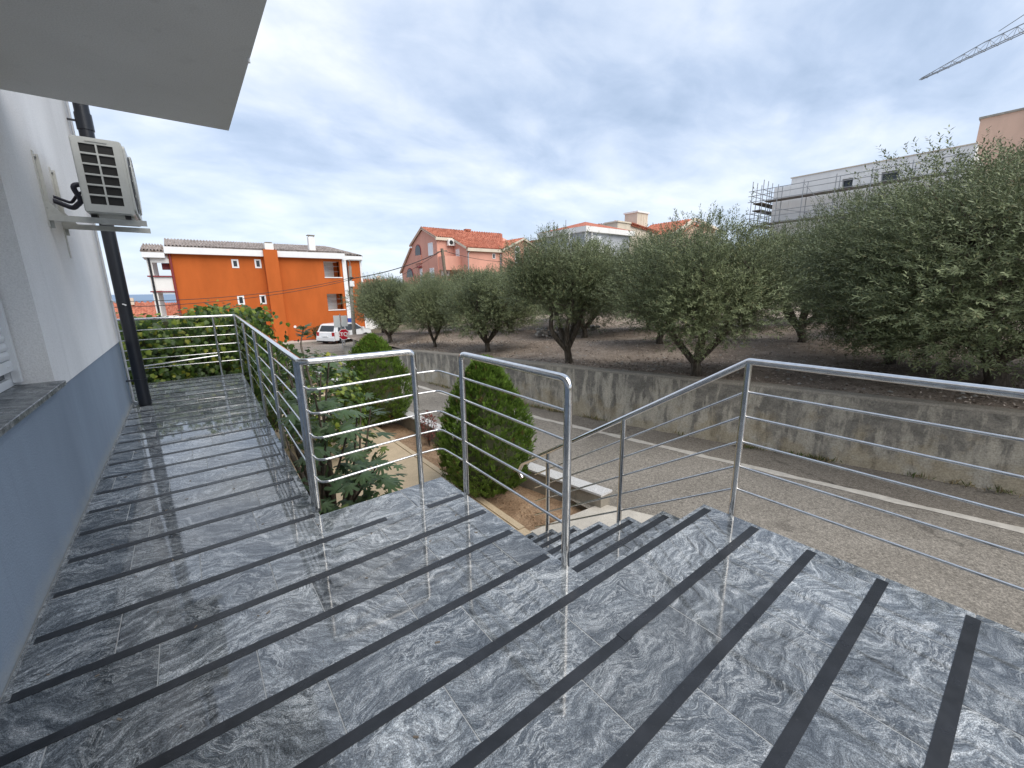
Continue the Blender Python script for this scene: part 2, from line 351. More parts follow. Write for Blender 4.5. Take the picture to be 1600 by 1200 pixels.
# ---------------------------------------------------------------- mesh helpers
WL = {}
def wl(o): return WL.get(o.name, Vector((0, 0, 0)))
class MB:
    def __init__(s): s.v = []; s.f = []; s.sm = []
    def add(s, vs, fs, smooth=False):
        b = len(s.v); s.v += [tuple(v) for v in vs]; s.f += [tuple(b + i for i in f) for f in fs]; s.sm += [smooth] * len(fs); return s
    def box(s, x0, y0, z0, x1, y1, z1):
        if x0 > x1: x0, x1 = x1, x0
        if y0 > y1: y0, y1 = y1, y0
        if z0 > z1: z0, z1 = z1, z0
        return s.add([(x0, y0, z0), (x1, y0, z0), (x1, y1, z0), (x0, y1, z0), (x0, y0, z1), (x1, y0, z1), (x1, y1, z1), (x0, y1, z1)],
                     [(0, 3, 2, 1), (4, 5, 6, 7), (0, 1, 5, 4), (1, 2, 6, 5), (2, 3, 7, 6), (3, 0, 4, 7)])
    def slab(s, x0, y0, z0, x1, y1, z1, c=0.002):        # box with a chamfered top edge
        return s.add([(x0, y0, z0), (x1, y0, z0), (x1, y1, z0), (x0, y1, z0), (x0, y0, z1 - c), (x1, y0, z1 - c), (x1, y1, z1 - c), (x0, y1, z1 - c),
                      (x0 + c, y0 + c, z1), (x1 - c, y0 + c, z1), (x1 - c, y1 - c, z1), (x0 + c, y1 - c, z1)],
                     [(8, 9, 10, 11), (0, 1, 5, 4), (1, 2, 6, 5), (2, 3, 7, 6), (3, 0, 4, 7), (4, 5, 9, 8), (5, 6, 10, 9), (6, 7, 11, 10), (7, 4, 8, 11), (0, 3, 2, 1)])
    def obox(s, c, u, v, w):                               # oriented box: centre, half-axes
        c, u, v, w = map(Vector, (c, u, v, w))
        p = [c + a * u + b * v + d * w for d in (-1, 1) for b in (-1, 1) for a in (-1, 1)]
        return s.add(p, [(0, 2, 3, 1), (4, 5, 7, 6), (0, 1, 5, 4), (1, 3, 7, 5), (3, 2, 6, 7), (2, 0, 4, 6)])
    def bar(s, a, b, w, h=None):
        a, b = Vector(a), Vector(b); d = (b - a); L = d.length; d.normalize(); h = h or w
        up = Vector((0, 0, 1)) if abs(d.z) < 0.9 else Vector((1, 0, 0)); x = d.cross(up).normalized(); y = x.cross(d)
        return s.obox((a + b) / 2, x * w / 2, d * L / 2, y * h / 2)
    def tube(s, pts, r, n=10, cap=True, smooth=True):
        pts = [Vector(p) for p in pts]; N = len(pts); rs = r if isinstance(r, (list, tuple)) else [r] * N
        t0 = (pts[1] - pts[0]).normalized(); ref = Vector((0, 0, 1)) if abs(t0.z) < 0.9 else Vector((1, 0, 0))
        x = t0.cross(ref).normalized(); vs = []
        for i, p in enumerate(pts):
            t = (pts[min(i + 1, N - 1)] - pts[max(i - 1, 0)]).normalized()
            x = (x - t * x.dot(t)).normalized(); y = t.cross(x)
            k = 1.0
            for j in range(n):
                a = 2 * PI * j / n; vs.append(p + (x * math.cos(a) + y * math.sin(a)) * rs[i] * k)
        fs = [(i * n + j, i * n + (j + 1) % n, (i + 1) * n + (j + 1) % n, (i + 1) * n + j) for i in range(N - 1) for j in range(n)]
        s.add(vs, fs, smooth)
        if cap: s.add(vs[:n], [tuple(range(n))[::-1]]); s.add(vs[-n:], [tuple(range(n))])
        return s
    def prism(s, poly, axis, a, b):                        # poly in the other two axes, extruded from a to b
        def P(u, v, w):
            return {'x': (w, u, v), 'y': (u, w, v), 'z': (u, v, w)}[axis]
        n = len(poly); vs = [P(u, v, a) for u, v in poly] + [P(u, v, b) for u, v in poly]
        return s.add(vs, [tuple(range(n)), tuple(range(n, 2 * n))[::-1]] + [(i, i + n, (i + 1) % n + n, (i + 1) % n) for i in range(n)])
    def disc(s, c, r, axis, t, n=24):
        return s.prism([(c[0] + r * math.cos(2 * PI * i / n), c[1] + r * math.sin(2 * PI * i / n)) for i in range(n)], axis, *t)
    def mesh(s, name, off=(0, 0, 0)):
        m = bpy.data.meshes.new(name); o = Vector(off)
        m.from_pydata([Vector(v) - o for v in s.v], [], s.f); m.polygons.foreach_set('use_smooth', s.sm); m.update()
        return m
    def build(s, name, mat, parent=None, kind=None, loc=None, fixn=True):
        base = wl(parent) if parent else Vector((0, 0, 0))
        o0 = Vector(loc) if loc is not None else base
        m = s.mesh(name, o0)
        if fixn:
            import bmesh
            b = bmesh.new(); b.from_mesh(m); bmesh.ops.recalc_face_normals(b, faces=b.faces); b.to_mesh(m); b.free()
        m.materials.append(M[mat] if isinstance(mat, str) else mat)
        return link(name, m, parent, kind, o0)
def link(name, m, parent=None, kind=None, loc=(0, 0, 0)):
    o = bpy.data.objects.new(name, m); COL.objects.link(o); o.location = Vector(loc) - (wl(parent) if parent else Vector((0, 0, 0)))
    if parent: o.parent = parent
    WL[o.name] = Vector(loc)
    if kind: o['kind'] = kind
    return o
def tag(o, label, cat, group=None, kind=None):
    o['label'] = label; o['category'] = cat
    if group: o['group'] = group
    if kind: o['kind'] = kind
    return o
def thing(name, label, cat, loc=(0, 0, 0), group=None):
    o = bpy.data.objects.new(name, None); o.empty_display_size = 0.2; COL.objects.link(o); o.location = loc; WL[o.name] = Vector(loc)
    return tag(o, label, cat, group)
def fillet(pts, r, n=5):
    pts = [Vector(p) for p in pts]; out = [pts[0]]
    for i in range(1, len(pts) - 1):
        a, b, c = pts[i - 1], pts[i], pts[i + 1]
        u, v = (a - b).normalized(), (c - b).normalized(); ang = u.angle(v)
        if ang > 3.05: out.append(b); continue
        d = min(r / math.tan(ang / 2), (a - b).length * 0.49, (c - b).length * 0.49); p0, p1 = b + u * d, b + v * d
        for k in range(n + 1):
            t = k / n; out.append(p0 * (1 - t) ** 2 + b * 2 * t * (1 - t) + p1 * t * t)
    out.append(pts[-1]); return out
def grid_holes(mb, axis, pos, th, u0, u1, z0, z1, holes):
    us = sorted({u0, u1} | {h[0] for h in holes} | {h[1] for h in holes}); zs = sorted({z0, z1} | {h[2] for h in holes} | {h[3] for h in holes})
    for i in range(len(us) - 1):
        for j in range(len(zs) - 1):
            cu, cz = (us[i] + us[i + 1]) / 2, (zs[j] + zs[j + 1]) / 2
            if any(h[0] < cu < h[1] and h[2] < cz < h[3] for h in holes): continue
            if axis == 'y': mb.box(us[i], pos, zs[j], us[i + 1], pos + th, zs[j + 1])
            else: mb.box(pos, us[i], zs[j], pos + th, us[i + 1], zs[j + 1])
    return mb
def fastmesh(name, quads, cols, mat, smooth=False):
    """quads (N,4,3), cols (N,3)"""
    quads = np.asarray(quads, dtype=np.float32); n, k = quads.shape[0], quads.shape[1]
    m = bpy.data.meshes.new(name)
    m.vertices.add(n * k); m.vertices.foreach_set('co', quads.reshape(-1))
    m.loops.add(n * k); m.loops.foreach_set('vertex_index', np.arange(n * k, dtype=np.int32))
    m.polygons.add(n); m.polygons.foreach_set('loop_start', np.arange(0, n * k, k, dtype=np.int32))
    try: m.polygons.foreach_set('loop_total', np.full(n, k, dtype=np.int32))
    except Exception: pass
    a = m.attributes.new('col', 'FLOAT_COLOR', 'POINT')
    c = np.ones((n * k, 4), dtype=np.float32); c[:, :3] = np.repeat(np.asarray(cols, dtype=np.float32), k, axis=0)
    a.data.foreach_set('color', c.reshape(-1))
    m.update(calc_edges=True); m.materials.append(M[mat]); return m
def unit(a): return a / np.maximum(np.linalg.norm(a, axis=-1, keepdims=True), 1e-9)
def leaves_at(P, D, Nn, L, W, cup=0.0):
    """diamond leaves: base P, direction D, face normal Nn, length L, width W"""
    S = unit(np.cross(D, Nn)); N2 = unit(np.cross(S, D))
    L = L[:, None]; W = W[:, None]
    return np.stack([P, P + D * L * 0.45 + S * W * 0.5, P + D * L, P + D * L * 0.45 - S * W * 0.5], axis=1)

def road_z(y): return -1.35 - 0.03 * (y - 3.3)
def orch_z(x, y): return -0.25 - 0.035 * (y - 3.2) + 0.03 * (x - 7.5) + 0.05 * math.sin(x * 1.3 + y * 0.7)

# ================================================================= SETTING: ground, road, sea
def sheet(name, mat, xs, ys, zf, kind='structure'):
    mb = MB(); nx, ny = len(xs), len(ys)
    mb.add([(x, y, zf(x, y)) for y in ys for x in xs], [(j * nx + i, j * nx + i + 1, (j + 1) * nx + i + 1, (j + 1) * nx + i) for j in range(ny - 1) for i in range(nx - 1)], True)
    return mb.build(name, mat, kind=kind, fixn=False)
def strip_sheet(name, mat, L, Rr, zf, lift=0.0, kind='structure', parent=None, nx=1):
    """sheet between two polylines x(y); L and Rr are lists of (x, y)"""
    mb = MB(); vs = []; n = nx + 1
    for (xa, ya), (xb, yb) in zip(L, Rr):
        for i in range(n):
            t = i / nx; x, y = xa + (xb - xa) * t, ya + (yb - ya) * t; vs.append((x, y, zf(x, y) + lift))
    fs = [(j * n + i, j * n + i + 1, (j + 1) * n + i + 1, (j + 1) * n + i) for j in range(len(L) - 1) for i in range(nx)]
    mb.add(vs, fs, True); return mb.build(name, mat, parent, kind, fixn=False)
def terr(x, y):
    base = road_z(min(y, 40)) - 0.35
    if y > 40: base -= (y - 40) * 0.115 + max(0, y - 40) ** 1.25 * 0.012
    rise = max(0, x - 14) * 0.075
    rise = min(rise, 6.0)
    fade = 1 / (1 + math.exp((y - 95) / 14))
    if x < -4: base -= 0
    z = base + rise * fade + (2.3 * fade if (x > 15 and y > 26) else 0) * min(1, max(0, (x - 15) / 10))
    return max(z, -62)
xs = sorted(set([-3000, -1200, -600, -300] + list(range(-200, 220, 10)) + [300, 600, 1200, 3000])); ys = sorted(set(list(range(-60, 200, 8)) + [220, 260, 320, 400, 520, 700]))
sheet('ground', 'terrain', xs, ys, terr)
mb = MB(); mb.add([(-40000, 300, -60), (40000, 300, -60), (40000, 50000, -60), (-40000, 50000, -60)], [(0, 1, 2, 3)]); mb.build('sea', 'sea', kind='structure', fixn=False)
# far islands low on the horizon are not seen; road runs past the terrace and meets a side street
LINE = [(7.6, -9), (7.35, -4), (7.13, -.23), (6.73, 2.95), (6.32, 5.92), (6.13, 7.5), (5.85, 11), (5.65, 16), (5.7, 21), (6.1, 26)]
WALLP = [(9.0, -9), (8.75, -4), (8.38, -.18), (7.64, 3.17), (7.1, 5.8), (6.72, 8.25), (6.4, 11), (6.28, 13.28), (6.4, 18), (6.88, 24.7)]
rz = lambda x, y: road_z(y)
def line_x(y):
    for (xa, ya), (xb, yb) in zip(LINE[:-1], LINE[1:]):
        if ya <= y <= yb: return xa + (xb - xa) * (y - ya) / (yb - ya)
    return LINE[-1][0]
ry = [-9, -6, -4, -2, -.23, 1.5, 2.95, 3.24, 3.25, 4.5, 5.92, 7.5, 9, 11, 13.5, 16, 18.5, 21, 21.01, 23.5, 26]
strip_sheet('road', 'asphalt', [(2.2 if y < 3.245 or y > 21.005 else 3.84, y) for y in ry], [(line_x(y), y) for y in ry], rz, 0.0, nx=6)
strip_sheet('road_shoulder', 'shoulder', [(x - .03, y) for x, y in LINE], [(x + .06, y) for x, y in WALLP[:-1]] + [(7.9, 26)], rz, -0.004, nx=3)
def wob(x, y): return 0.018 * math.sin(y * 5.1) + 0.012 * math.sin(y * 13.7)
fl = [LINE[0]]
for a, b in zip(LINE[:-1], LINE[1:]):
    for k in range(1, 13): t = k / 12; fl.append((a[0] + (b[0] - a[0]) * t, a[1] + (b[1] - a[1]) * t))
strip_sheet('road_edge_line', 'line', [(x - .075 + wob(x, y) * .9, y) for x, y in fl], [(x + .07 - wob(x + 3, y + 1) * 1.1, y) for x, y in fl], rz, 0.006)
strip_sheet('side_street', 'asphalt', [(-14, 26.0), (-14, 35.9)], [(60, 26.0), (60, 35.9)], rz, 0.004, nx=8)
strip_sheet('pavement', 'pale_concrete', [(2.5, 33.6), (2.5, 36.2)], [(14, 33.6), (14, 36.2)], rz, 0.12)
MB().box(2.5, 33.45, road_z(33.6) - .2, 14, 33.6, road_z(33.6) + .118).build('kerb', 'kerb', kind='structure')
# orchard floor, slightly higher than the road behind its wall
xo = [6.0 + 0.9 * i for i in range(46)]; yo = [-14 + 0.9 * i for i in range(62)]
def wall_x(y):
    for (xa, ya), (xb, yb) in zip(WALLP[:-1], WALLP[1:]):
        if ya <= y <= yb: return xa + (xb - xa) * (y - ya) / (yb - ya)
    return WALLP[0][0] if y < WALLP[0][1] else WALLP[-1][0]
Ls = [(wall_x(y) + .06, y) for y in np.arange(-9, 24.7, 0.8)]
strip_sheet('orchard_ground', 'orchard', Ls, [(46, y) for _, y in Ls], lambda x, y: orch_z(x, y), nx=60)
# garden bed and path
EDGE = [(2.86, 2.9), (2.87, 3.49), (2.94, 5.49), (3.05, 9.36), (3.1, 14), (3.3, 22)]
strip_sheet('garden_path', 'path', [(-3, y) for _, y in EDGE], [(x, y) for x, y in EDGE], rz, 0.03, nx=3)
strip_sheet('garden_bed', 'soil', [(x, y) for x, y in EDGE[1:]], [(3.98, 3.28), (3.72, 4.8), (3.68, 9.3), (3.65, 14), (3.7, 22)], lambda x, y: road_z(y) - 0.11 + 0.02 * math.sin(9 * x) * math.cos(7 * y), 0, nx=5)
mbk = MB()
for (xa, ya), (xb, yb) in zip(EDGE[1:-1], EDGE[2:]):
    za, zb = road_z(ya), road_z(yb)
    mbk.add([(xa - .09, ya, za - .3), (xa + .0, ya, za - .3), (xb + .0, yb, zb - .3), (xb - .09, yb, zb - .3), (xa - .09, ya, za + .045), (xa + .0, ya, za + .045), (xb + .0, yb, zb + .045), (xb - .09, yb, zb + .045)],
            [(4, 5, 6, 7), (1, 2, 6, 5), (3, 0, 4, 7)])
mbk.build('path_edging', 'path', kind='structure')
strip_sheet('stair_landing', 'pale_concrete', [(1.3, 2.6), (1.3, 3.55)], [(4.5, 2.15), (4.05, 3.3)], rz, 0.016)

# ================================================================= TERRACE
XW, XE, XR = -0.76, 1.47, 2.70
YE, YT = 2.86, 1.285
YF = 9.35
def walk_x(y): return 0.53 + (y - 2.9) * 0.027
terrace = MB().box(XW - .3, -4, -1.9, XE - .02, YE - .02, -.029).box(XE - .02, -4, -1.9, XR - .02, YT - .02, -.029)
terrace.prism([(-2.6, YE - .02), (walk_x(YE) - .02, YE - .02), (walk_x(YF) - .02, YF - .02), (-2.6, YF - .02)], 'z', -1.9, -.029)
# grout bed just under the tile tops
terrace.box(XW - .2, -3.99, -.0288, XE - .012, YE - .012, -.0015).box(XE - .012, -3.99, -.0288, XR - .012, YT - .012, -.0015)
terrace.prism([(-2.59, YE - .012), (walk_x(YE) - .012, YE - .012), (walk_x(YF) - .012, YF - .012), (-2.59, YF - .012)], 'z', -.0288, -.0015)
floor = terrace.build('terrace_floor', 'grout', kind='structure')
TW, GAP = 0.62, 0.0036
FULL = {}
def tile(x0, x1, y0, y1, parent, z=0.0, xl=None, xr=None):
    cx, cy = (x0 + x1) / 2, (y0 + y1) / 2; g = GAP / 2; c = .0012; d = round(y1 - y0, 4)
    if abs((x1 - x0) - TW) < 1e-6 and xr is None:
        if d not in FULL:
            FULL[d] = MB().slab(-TW / 2 + g, -d / 2 + g, -.026, TW / 2 - g, d / 2 - g, 0, c).mesh('granite_tile'); FULL[d].materials.append(M['granite'])
        return link('granite_tile', FULL[d], parent, None, (cx, cy, z))
    if xr is None: return MB().slab(x0 + g, y0 + g, z - .026, x1 - g, y1 - g, z, c).build('granite_tile', 'granite', parent, loc=(cx, cy, z), fixn=False)
    return MB().prism([(x0 + g, y0 + g), (xr(y0 + g), y0 + g), (xr(y1 - g), y1 - g), (x0 + g, y1 - g)], 'z', z - .026, z).build('granite_tile', 'granite', parent, loc=(cx, cy, z))
def tile_row(x0, x1, y0, y1, parent, start, z=0.0, xr=None):
    x = start
    while x < x1 - 1e-6:
        a, b = max(x, x0), min(x + TW, x1)
        last = x + TW >= x1 - 0.05
        if last: b = x1
        if b > x0 + .04: tile(a, b, y0, y1, parent, z, xr=xr if last else None)
        if last: break
        x += TW
SY = [2.53, 2.19, 1.88, 1.555, 1.235, .925, .615, .30, -.02, -.34, -.66, -.97, -1.28, -1.59, -1.9, -2.2]      # joints lie under the strips
offs = [0.0, 0.31, 0.16, 0.45, 0.25, 0.52, 0.08, 0.38]
y1 = YE
for k, y0 in enumerate(SY):
    tile_row(XW, XE if y1 > 1.3 else XR, y0, y1, floor, XW - offs[k % 8]); y1 = y0
tile_row(XE, XR, 1.235, YT, floor, XE - .3)
y0 = YE; k = 3; y1 = 3.24
while y0 < YF - .05:
    if YF - y1 < .1: y1 = YF
    xl = XW if y1 < 7.85 else -2.2
    tile_row(xl, walk_x(y0), y0, y1, floor, xl - offs[(k * 3) % 8], xr=walk_x)
    y0 = y1; y1 = min(y0 + .348, YF); k += 1
# narrow light skirting line at the house wall
MB().box(XW - .003, -3, .0005, XW + .005, 7.82, .008).build('skirting', 'granite_rough', floor)
# anti-slip strips
def strip(x0, x1, yc, z, parent, sk=0.0, w=.048):
    mb = MB().prism([(x0, yc - w / 2 + random.uniform(-.002, .002)), (x1, yc - w / 2 + sk), (x1, yc + w / 2 + sk), (x0, yc + w / 2)], 'z', z + .0004, z + .0022)
    return mb.build('anti_slip_strip', 'strip', parent, loc=((x0 + x1) / 2, yc, z))
for yc in (-1.9, -1.59, -1.28, -.97, -.66, -.34, -.02, .30, .615): strip(XW + .03, 2.655, yc, 0, floor, .004)
strip(XW + .02, 1.345, .925, 0, floor, -.01); strip(1.30, 2.66, .922, .0014, floor, .006)
strip(XW + .02, 2.65, 1.235, 0, floor, -.004)
for yc, xa, xb in ((1.555, XW + .02, 1.44), (1.88, XW + .03, 1.43), (2.19, XW + .02, 1.44), (2.53, XW + .02, .87), (2.485, 1.16, 1.44), (2.885, XW + .02, .50)): strip(xa, xb, yc, 0, floor, -.004)
yc = 3.24
while yc < 9.2:
    strip((XW + .02) if yc < 7.8 else -2.0, walk_x(yc) - .05, yc, 0, floor, random.uniform(-.006, .006)); yc += .348
# stairs
steps = MB().box(1.51, YT - .05, -1.9, XR - .02, 3.16, -1.16)
for k in range(1, 6): steps.box(1.51, YT + .31 * (k - 1) - .02, -1.16, XR - .02, YT + .31 * k - .02, -.19 * k - .03)
stairs = steps.build('stairs', 'kerb', kind='structure')
for k in range(0, 7):
    yn = YT + .31 * k; z = -.19 * k
    MB().box(1.49, yn - .018, z - .186, XR - .01, yn - .004, z - .028).build('riser', 'granite', stairs, loc=(2.1, yn, z - .1))
    if k:
        MB().slab(1.49, yn - .306, z - .027, 2.1, yn, z, .003).build('tread', 'granite', stairs, loc=(1.8, yn, z))
        MB().slab(2.103, yn - .306, z - .027, XR, yn, z, .003).build('tread', 'granite', stairs, loc=(2.4, yn, z))
        strip(1.50, XR - .05, yn - .062, z, stairs)

cr_ = []
rc = random.Random(14)
for _ in range(70):
    y = rc.uniform(.2, 7.5); x = rc.uniform(XW + .05, (XR if y < 1.2 else XE if y < 2.8 else walk_x(y)) - .08)
    cr_.append((x, y, .002))
mbc = MB()
for x, y, z in cr_:
    a = rc.uniform(0, 6.28); L_ = rc.uniform(.003, .011); mbc.obox((x, y, z + .0008), (math.cos(a) * L_, math.sin(a) * L_, 0), (-math.sin(a) * L_ * .35, math.cos(a) * L_ * .35, 0), (0, 0, .0006))
tag(mbc.build('floor_crumbs', 'wood', kind='stuff'), 'tiny dry leaf crumbs and grit lying on the polished terrace floor', 'crumbs')

# ================================================================= RAILINGS
HR = 1.06
BARS = (.89, .73, .565, .41, .25)
def post(mb, x, y, z0, z1, r=.021): mb.tube([(x, y, z0), (x, y, z1)], r, 14); return mb
rail = thing('steel_railing', 'polished steel railing running along the walkway, across its far end and round the terrace corner', 'railing', (0.53, 2.9, 0))
wy = (9.17, 7.35, 5.8, 4.42, 3.06, 2.93)
xc = lambda y: walk_x(y) + .005
top1 = fillet([(-2.2, 9.25, HR + .03), (xc(9.2) + .02, 9.25, HR + .03), (xc(2.9) + .0, 2.895, HR), (1.285, 2.85, HR), (1.285, 2.85, .9)], .05)
MB().tube(top1, .0215, 14).build('handrail', 'steel', rail)
MB().tube(fillet([(1.487, 2.50, .9), (1.487, 2.50, HR), (1.462, 1.425, HR), (1.462, 1.425, .9)], .055, 7), .0215, 14).build('handrail', 'steel', rail)
for yy in wy: post(MB(), xc(yy), yy, 0.0, HR if yy < 9 else HR + .03).build('post', 'steel', rail)
post(MB(), .38, 9.22, 0, HR + .03).build('post', 'steel', rail); post(MB(), -1.2, 9.22, 0, HR + .03).build('post', 'steel', rail)
post(MB(), 1.285, 2.85, -.01, .93).build('post', 'steel', rail)
post(MB(), 1.487, 2.50, -.01, .93).build('post', 'steel', rail)
post(MB(), 1.462, 1.425, -.01, .93, .0225).build('post', 'steel', rail)
for h in BARS:
    pts = fillet([(-2.2, 9.245, h + .02), (xc(9.2) + .02, 9.245, h + .02), (xc(2.9) + .012, 2.80, h), (1.30, 2.862, h), (1.485, 2.86, h), (1.487, 2.5, h), (1.462, 1.425, h)], .07, 6)
    # corner near the camera passes outside the double post
    MB().tube(pts, .0078, 8).build('crossbar', 'steel', rail)
MB().tube([(-.9, 9.2, .30), (.36, 9.21, .385)], .013, 8).build('brace', 'steel', rail)
rail2 = thing('stair_railing', 'polished steel railing on the road side of the terrace that slopes down beside the stairs', 'railing', (2.72, 1.1, 0))
X2 = 2.715
zt = lambda yy: 1.045 if yy < 1.1 else 1.045 - .645 * (yy - 1.1)
MB().tube(fillet([(X2, -3.2, 1.045), (X2, 1.1, 1.045), (X2, 3.33, zt(3.33)), (X2, 3.40, zt(3.4) - .07), (X2, 3.34, zt(3.4) - .13)], .03, 5), .0215, 14).build('handrail', 'steel', rail2)
for yy, z0 in ((-.95, 0), (-2.6, 0), (1.1, -.02), (2.01, -.57), (2.92, -1.14)): post(MB(), X2, yy, z0 - .02, zt(yy) - .005).build('post', 'steel', rail2)
for dz in (.195, .355, .525, .695, .855):
    MB().tube(fillet([(X2 - .0, -3.2, 1.045 - dz), (X2, 1.1, 1.045 - dz), (X2, 3.12, zt(3.12) - dz * .96)], .02, 3), .0078, 8).build('crossbar', 'steel', rail2)

# ================================================================= HOUSE ON THE LEFT
house = thing('house', 'white stuccoed house with blue grey lower wall, shuttered window and overhanging balcony at left', 'house', (XW, 2, 0))
WIN = (-.6, 4.06, .93, 2.42)
mb = MB(); grid_holes(mb, 'x', XW - .32, .32, -5.0, 7.8, .87, 7.0, [WIN]); mb.box(-8, 7.48, .87, XW - .32, 7.8, 7.0); mb.build('upper_wall', 'white_stucco', house)
mb = MB().box(XW - .33, -5.0, -1.9, XW - .012, 7.79, .868).box(-8, 7.46, -1.9, XW - .33, 7.788, .868); mb.build('lower_wall', 'blue_stucco', house)
MB().box(XW - .2, -5.0, 2.80, .505, 4.42, 3.02).build('balcony_slab', 'soffit', house)
MB().tube([(.497, 3.05, 2.80), (.497, 3.05, 2.775)], .008, 8).build('drip_pipe', 'white_paint', house)
win = MB()
XI = XW - .17
for (a, b, c, d) in ((WIN[0], WIN[1], 2.36, 2.42), (WIN[0], WIN[1], .935, .985)): win.box(XI - .05, a, c, XI - .005, b, d)
win.box(XI - .05, WIN[1] - .06, .985, XI - .005, WIN[1] - .002, 2.36).box(XI - .05, WIN[0], .985, XI - .005, WIN[0] + .06, 2.36)
win.box(XI - .05, 1.70, .985, XI - .006, 1.76, 2.36)
wf = win.build('window', 'pvc', house)
MB().box(XI - .04, WIN[0] + .06, .985, XI - .03, 1.70, 2.36).build('pane', 'glass', wf); MB().box(XI - .04, 1.76, .985, XI - .03, WIN[1] - .06, 2.36).build('pane', 'glass', wf)
# guide rails and shutter slats
sh = MB().box(XI - .002, WIN[1] - .055, .955, XI + .035, WIN[1] - .012, 2.41).build('roller_shutter', 'pvc', house)
MB().box(XI - .001, WIN[1] - .0115, .955, XI + .02, WIN[1] - .002, 2.41).build('guide_seal', 'rubber', sh)
sp = []
for i in range(9):
    a = PI * i / 8; sp.append((XI + .006 + .010 * math.sin(a), -.0255 + .051 * i / 8))
slat = MB().prism([(XI - .002, -.0255)] + sp + [(XI - .002, .0255)], 'y', WIN[0] + .02, WIN[1] - .056)
# prism axis 'y' expects (x, z)
smesh = slat.mesh('shutter_slat', (XI, 0, 0)); smesh.materials.append(M['pvc'])
zz = 1.13
while zz < 2.42: link('shutter_slat', smesh, sh, None, (XI, 0, zz)); zz += .0545
MB().box(XI - .004, WIN[0] + .02, 1.035, XI + .016, WIN[1] - .056, 1.10).build('bottom_rail', 'pvc', sh)
MB().box(XI + .016, WIN[1] - .16, 1.062, XI + .022, WIN[1] - .09, 1.072).build('shutter_stop', 'pvc', sh)
MB().slab(XW - .20, WIN[0] - .05, .902, XW + .05, WIN[1] + .0, .932, .003).build('window_sill', 'granite_rough', house)
# conduit at the corner with its clip
MB().tube([(XW + .012, 7.72, .02), (XW + .012, 7.72, 7)], .012, 8).tube([(XW + .012, 7.72, .03), (XW + .05, 7.66, .015)], .011, 8).build('conduit', 'white_paint', house)
MB().tube([(XW + .01, 7.72, 1.42), (XW + .05, 7.60, 1.40), (XW + .17, 7.38, 1.36)], .009, 8).build('pipe_clip', 'white_paint', house)
pipe = thing('drainpipe', 'thick black rainwater pipe standing at the far corner of the white house', 'pipe', (-.615, 7.5, 0))
MB().tube([(-.615, 7.5, .0), (-.615, 7.5, 7.0)], .070, 20).build('pipe', 'black_pipe', pipe)
for z in (.34, 3.5): MB().tube([(-.615, 7.5, z), (-.615, 7.5, z + .03)], .076, 20).box(-.76, 7.49, z + .005, -.66, 7.51, z + .025).build('pipe_bracket', 'black_pipe', pipe)
MB().tube([(-.615, 7.5, 3.42), (-.615, 7.5, 3.60)], .079, 20).build('pipe_socket', 'black_pipe', pipe)

# ---- air conditioner
ac = thing('air_conditioner', 'ivory outdoor air conditioner unit on steel brackets high on the white wall', 'air conditioner', (XW, 5.3, 2.12))
ax0, ax1, ay0, ay1, az0, az1 = -.525, -.215, 5.02, 5.82, 2.16, 2.74
def rbox(x0, y0, z0, x1, y1, z1, r, axis='y', n=5):
    if axis == 'y': u0, u1, v0, v1 = x0, x1, z0, z1
    else: u0, u1, v0, v1 = y0, y1, z0, z1
    P = []
    for cu, cv, a0 in ((u1 - r, v1 - r, 0), (u0 + r, v1 - r, 90), (u0 + r, v0 + r, 180), (u1 - r, v0 + r, 270)):
        for k in range(n + 1):
            a = math.radians(a0 + 90 * k / n); P.append((cu + r * math.cos(a), cv + r * math.sin(a)))
    return P
MB().prism(rbox(ax0, 0, az0, ax1, 0, az1, .022), 'y', ay0 + .012, ay1).build('casing', 'ac_paint', ac)
mb = MB()          # side grille: frame with 2 x 6 openings
cells = []
gx0, gx1, gz0, gz1 = ax0 + .042, ax1 - .052, az0 + .062, az1 - .045
cw, ch = (gx1 - gx0), (gz1 - gz0)
for c in range(2):
    for r_ in range(6):
        a = gx0 + cw * c / 2 + .006; b = gx0 + cw * (c + 1) / 2 - .006
        d = gz0 + ch * r_ / 6 + .0065; e = gz0 + ch * (r_ + 1) / 6 - .0065
        cells.append((a, b, d, e))
grid_holes(mb, 'y', ay0 - .004, .016, ax0 + .008, ax1 - .02, az0 + .01, az1 - .008, cells); mb.build('side_grille', 'ac_paint', ac)
for (a, b, d, e) in cells: MB().box(a - .002, ay0 + .0085, d - .002, b + .002, ay0 + .0115, e + .002).build('grille_opening', 'ac_dark', ac)
MB().box(ax0 + .09, ay0 - .010, az1 - .034, ax1 - .09, ay0 - .0045, az1 - .022).build('side_handle', 'bracket', ac)
MB().prism(rbox(0, ay0 + .03, az0 + .03, 0, ay1 - .02, az1 - .02, .03, 'x'), 'x', ax1 + .001, ax1 + .014).build('front_panel', 'ac_paint', ac)
cyf, czf = ay0 + .30, (az0 + az1) / 2
MB().disc((cyf, czf), .235, 'x', (ax1 + .015, ax1 + .018), 32).build('fan_opening', 'ac_dark', ac)
fg = MB()
for rr in (.24, .20, .16, .12, .08, .04): fg.tube([(ax1 + .032, cyf + rr * math.cos(2 * PI * i / 28), czf + rr * math.sin(2 * PI * i / 28)) for i in range(29)], .004, 5, False)
for i in range(12): a = 2 * PI * i / 12; fg.tube([(ax1 + .032, cyf + .03 * math.cos(a), czf + .03 * math.sin(a)), (ax1 + .026, cyf + .25 * math.cos(a), czf + .25 * math.sin(a))], .004, 5)
fg.build('fan_guard', 'ac_paint', ac)
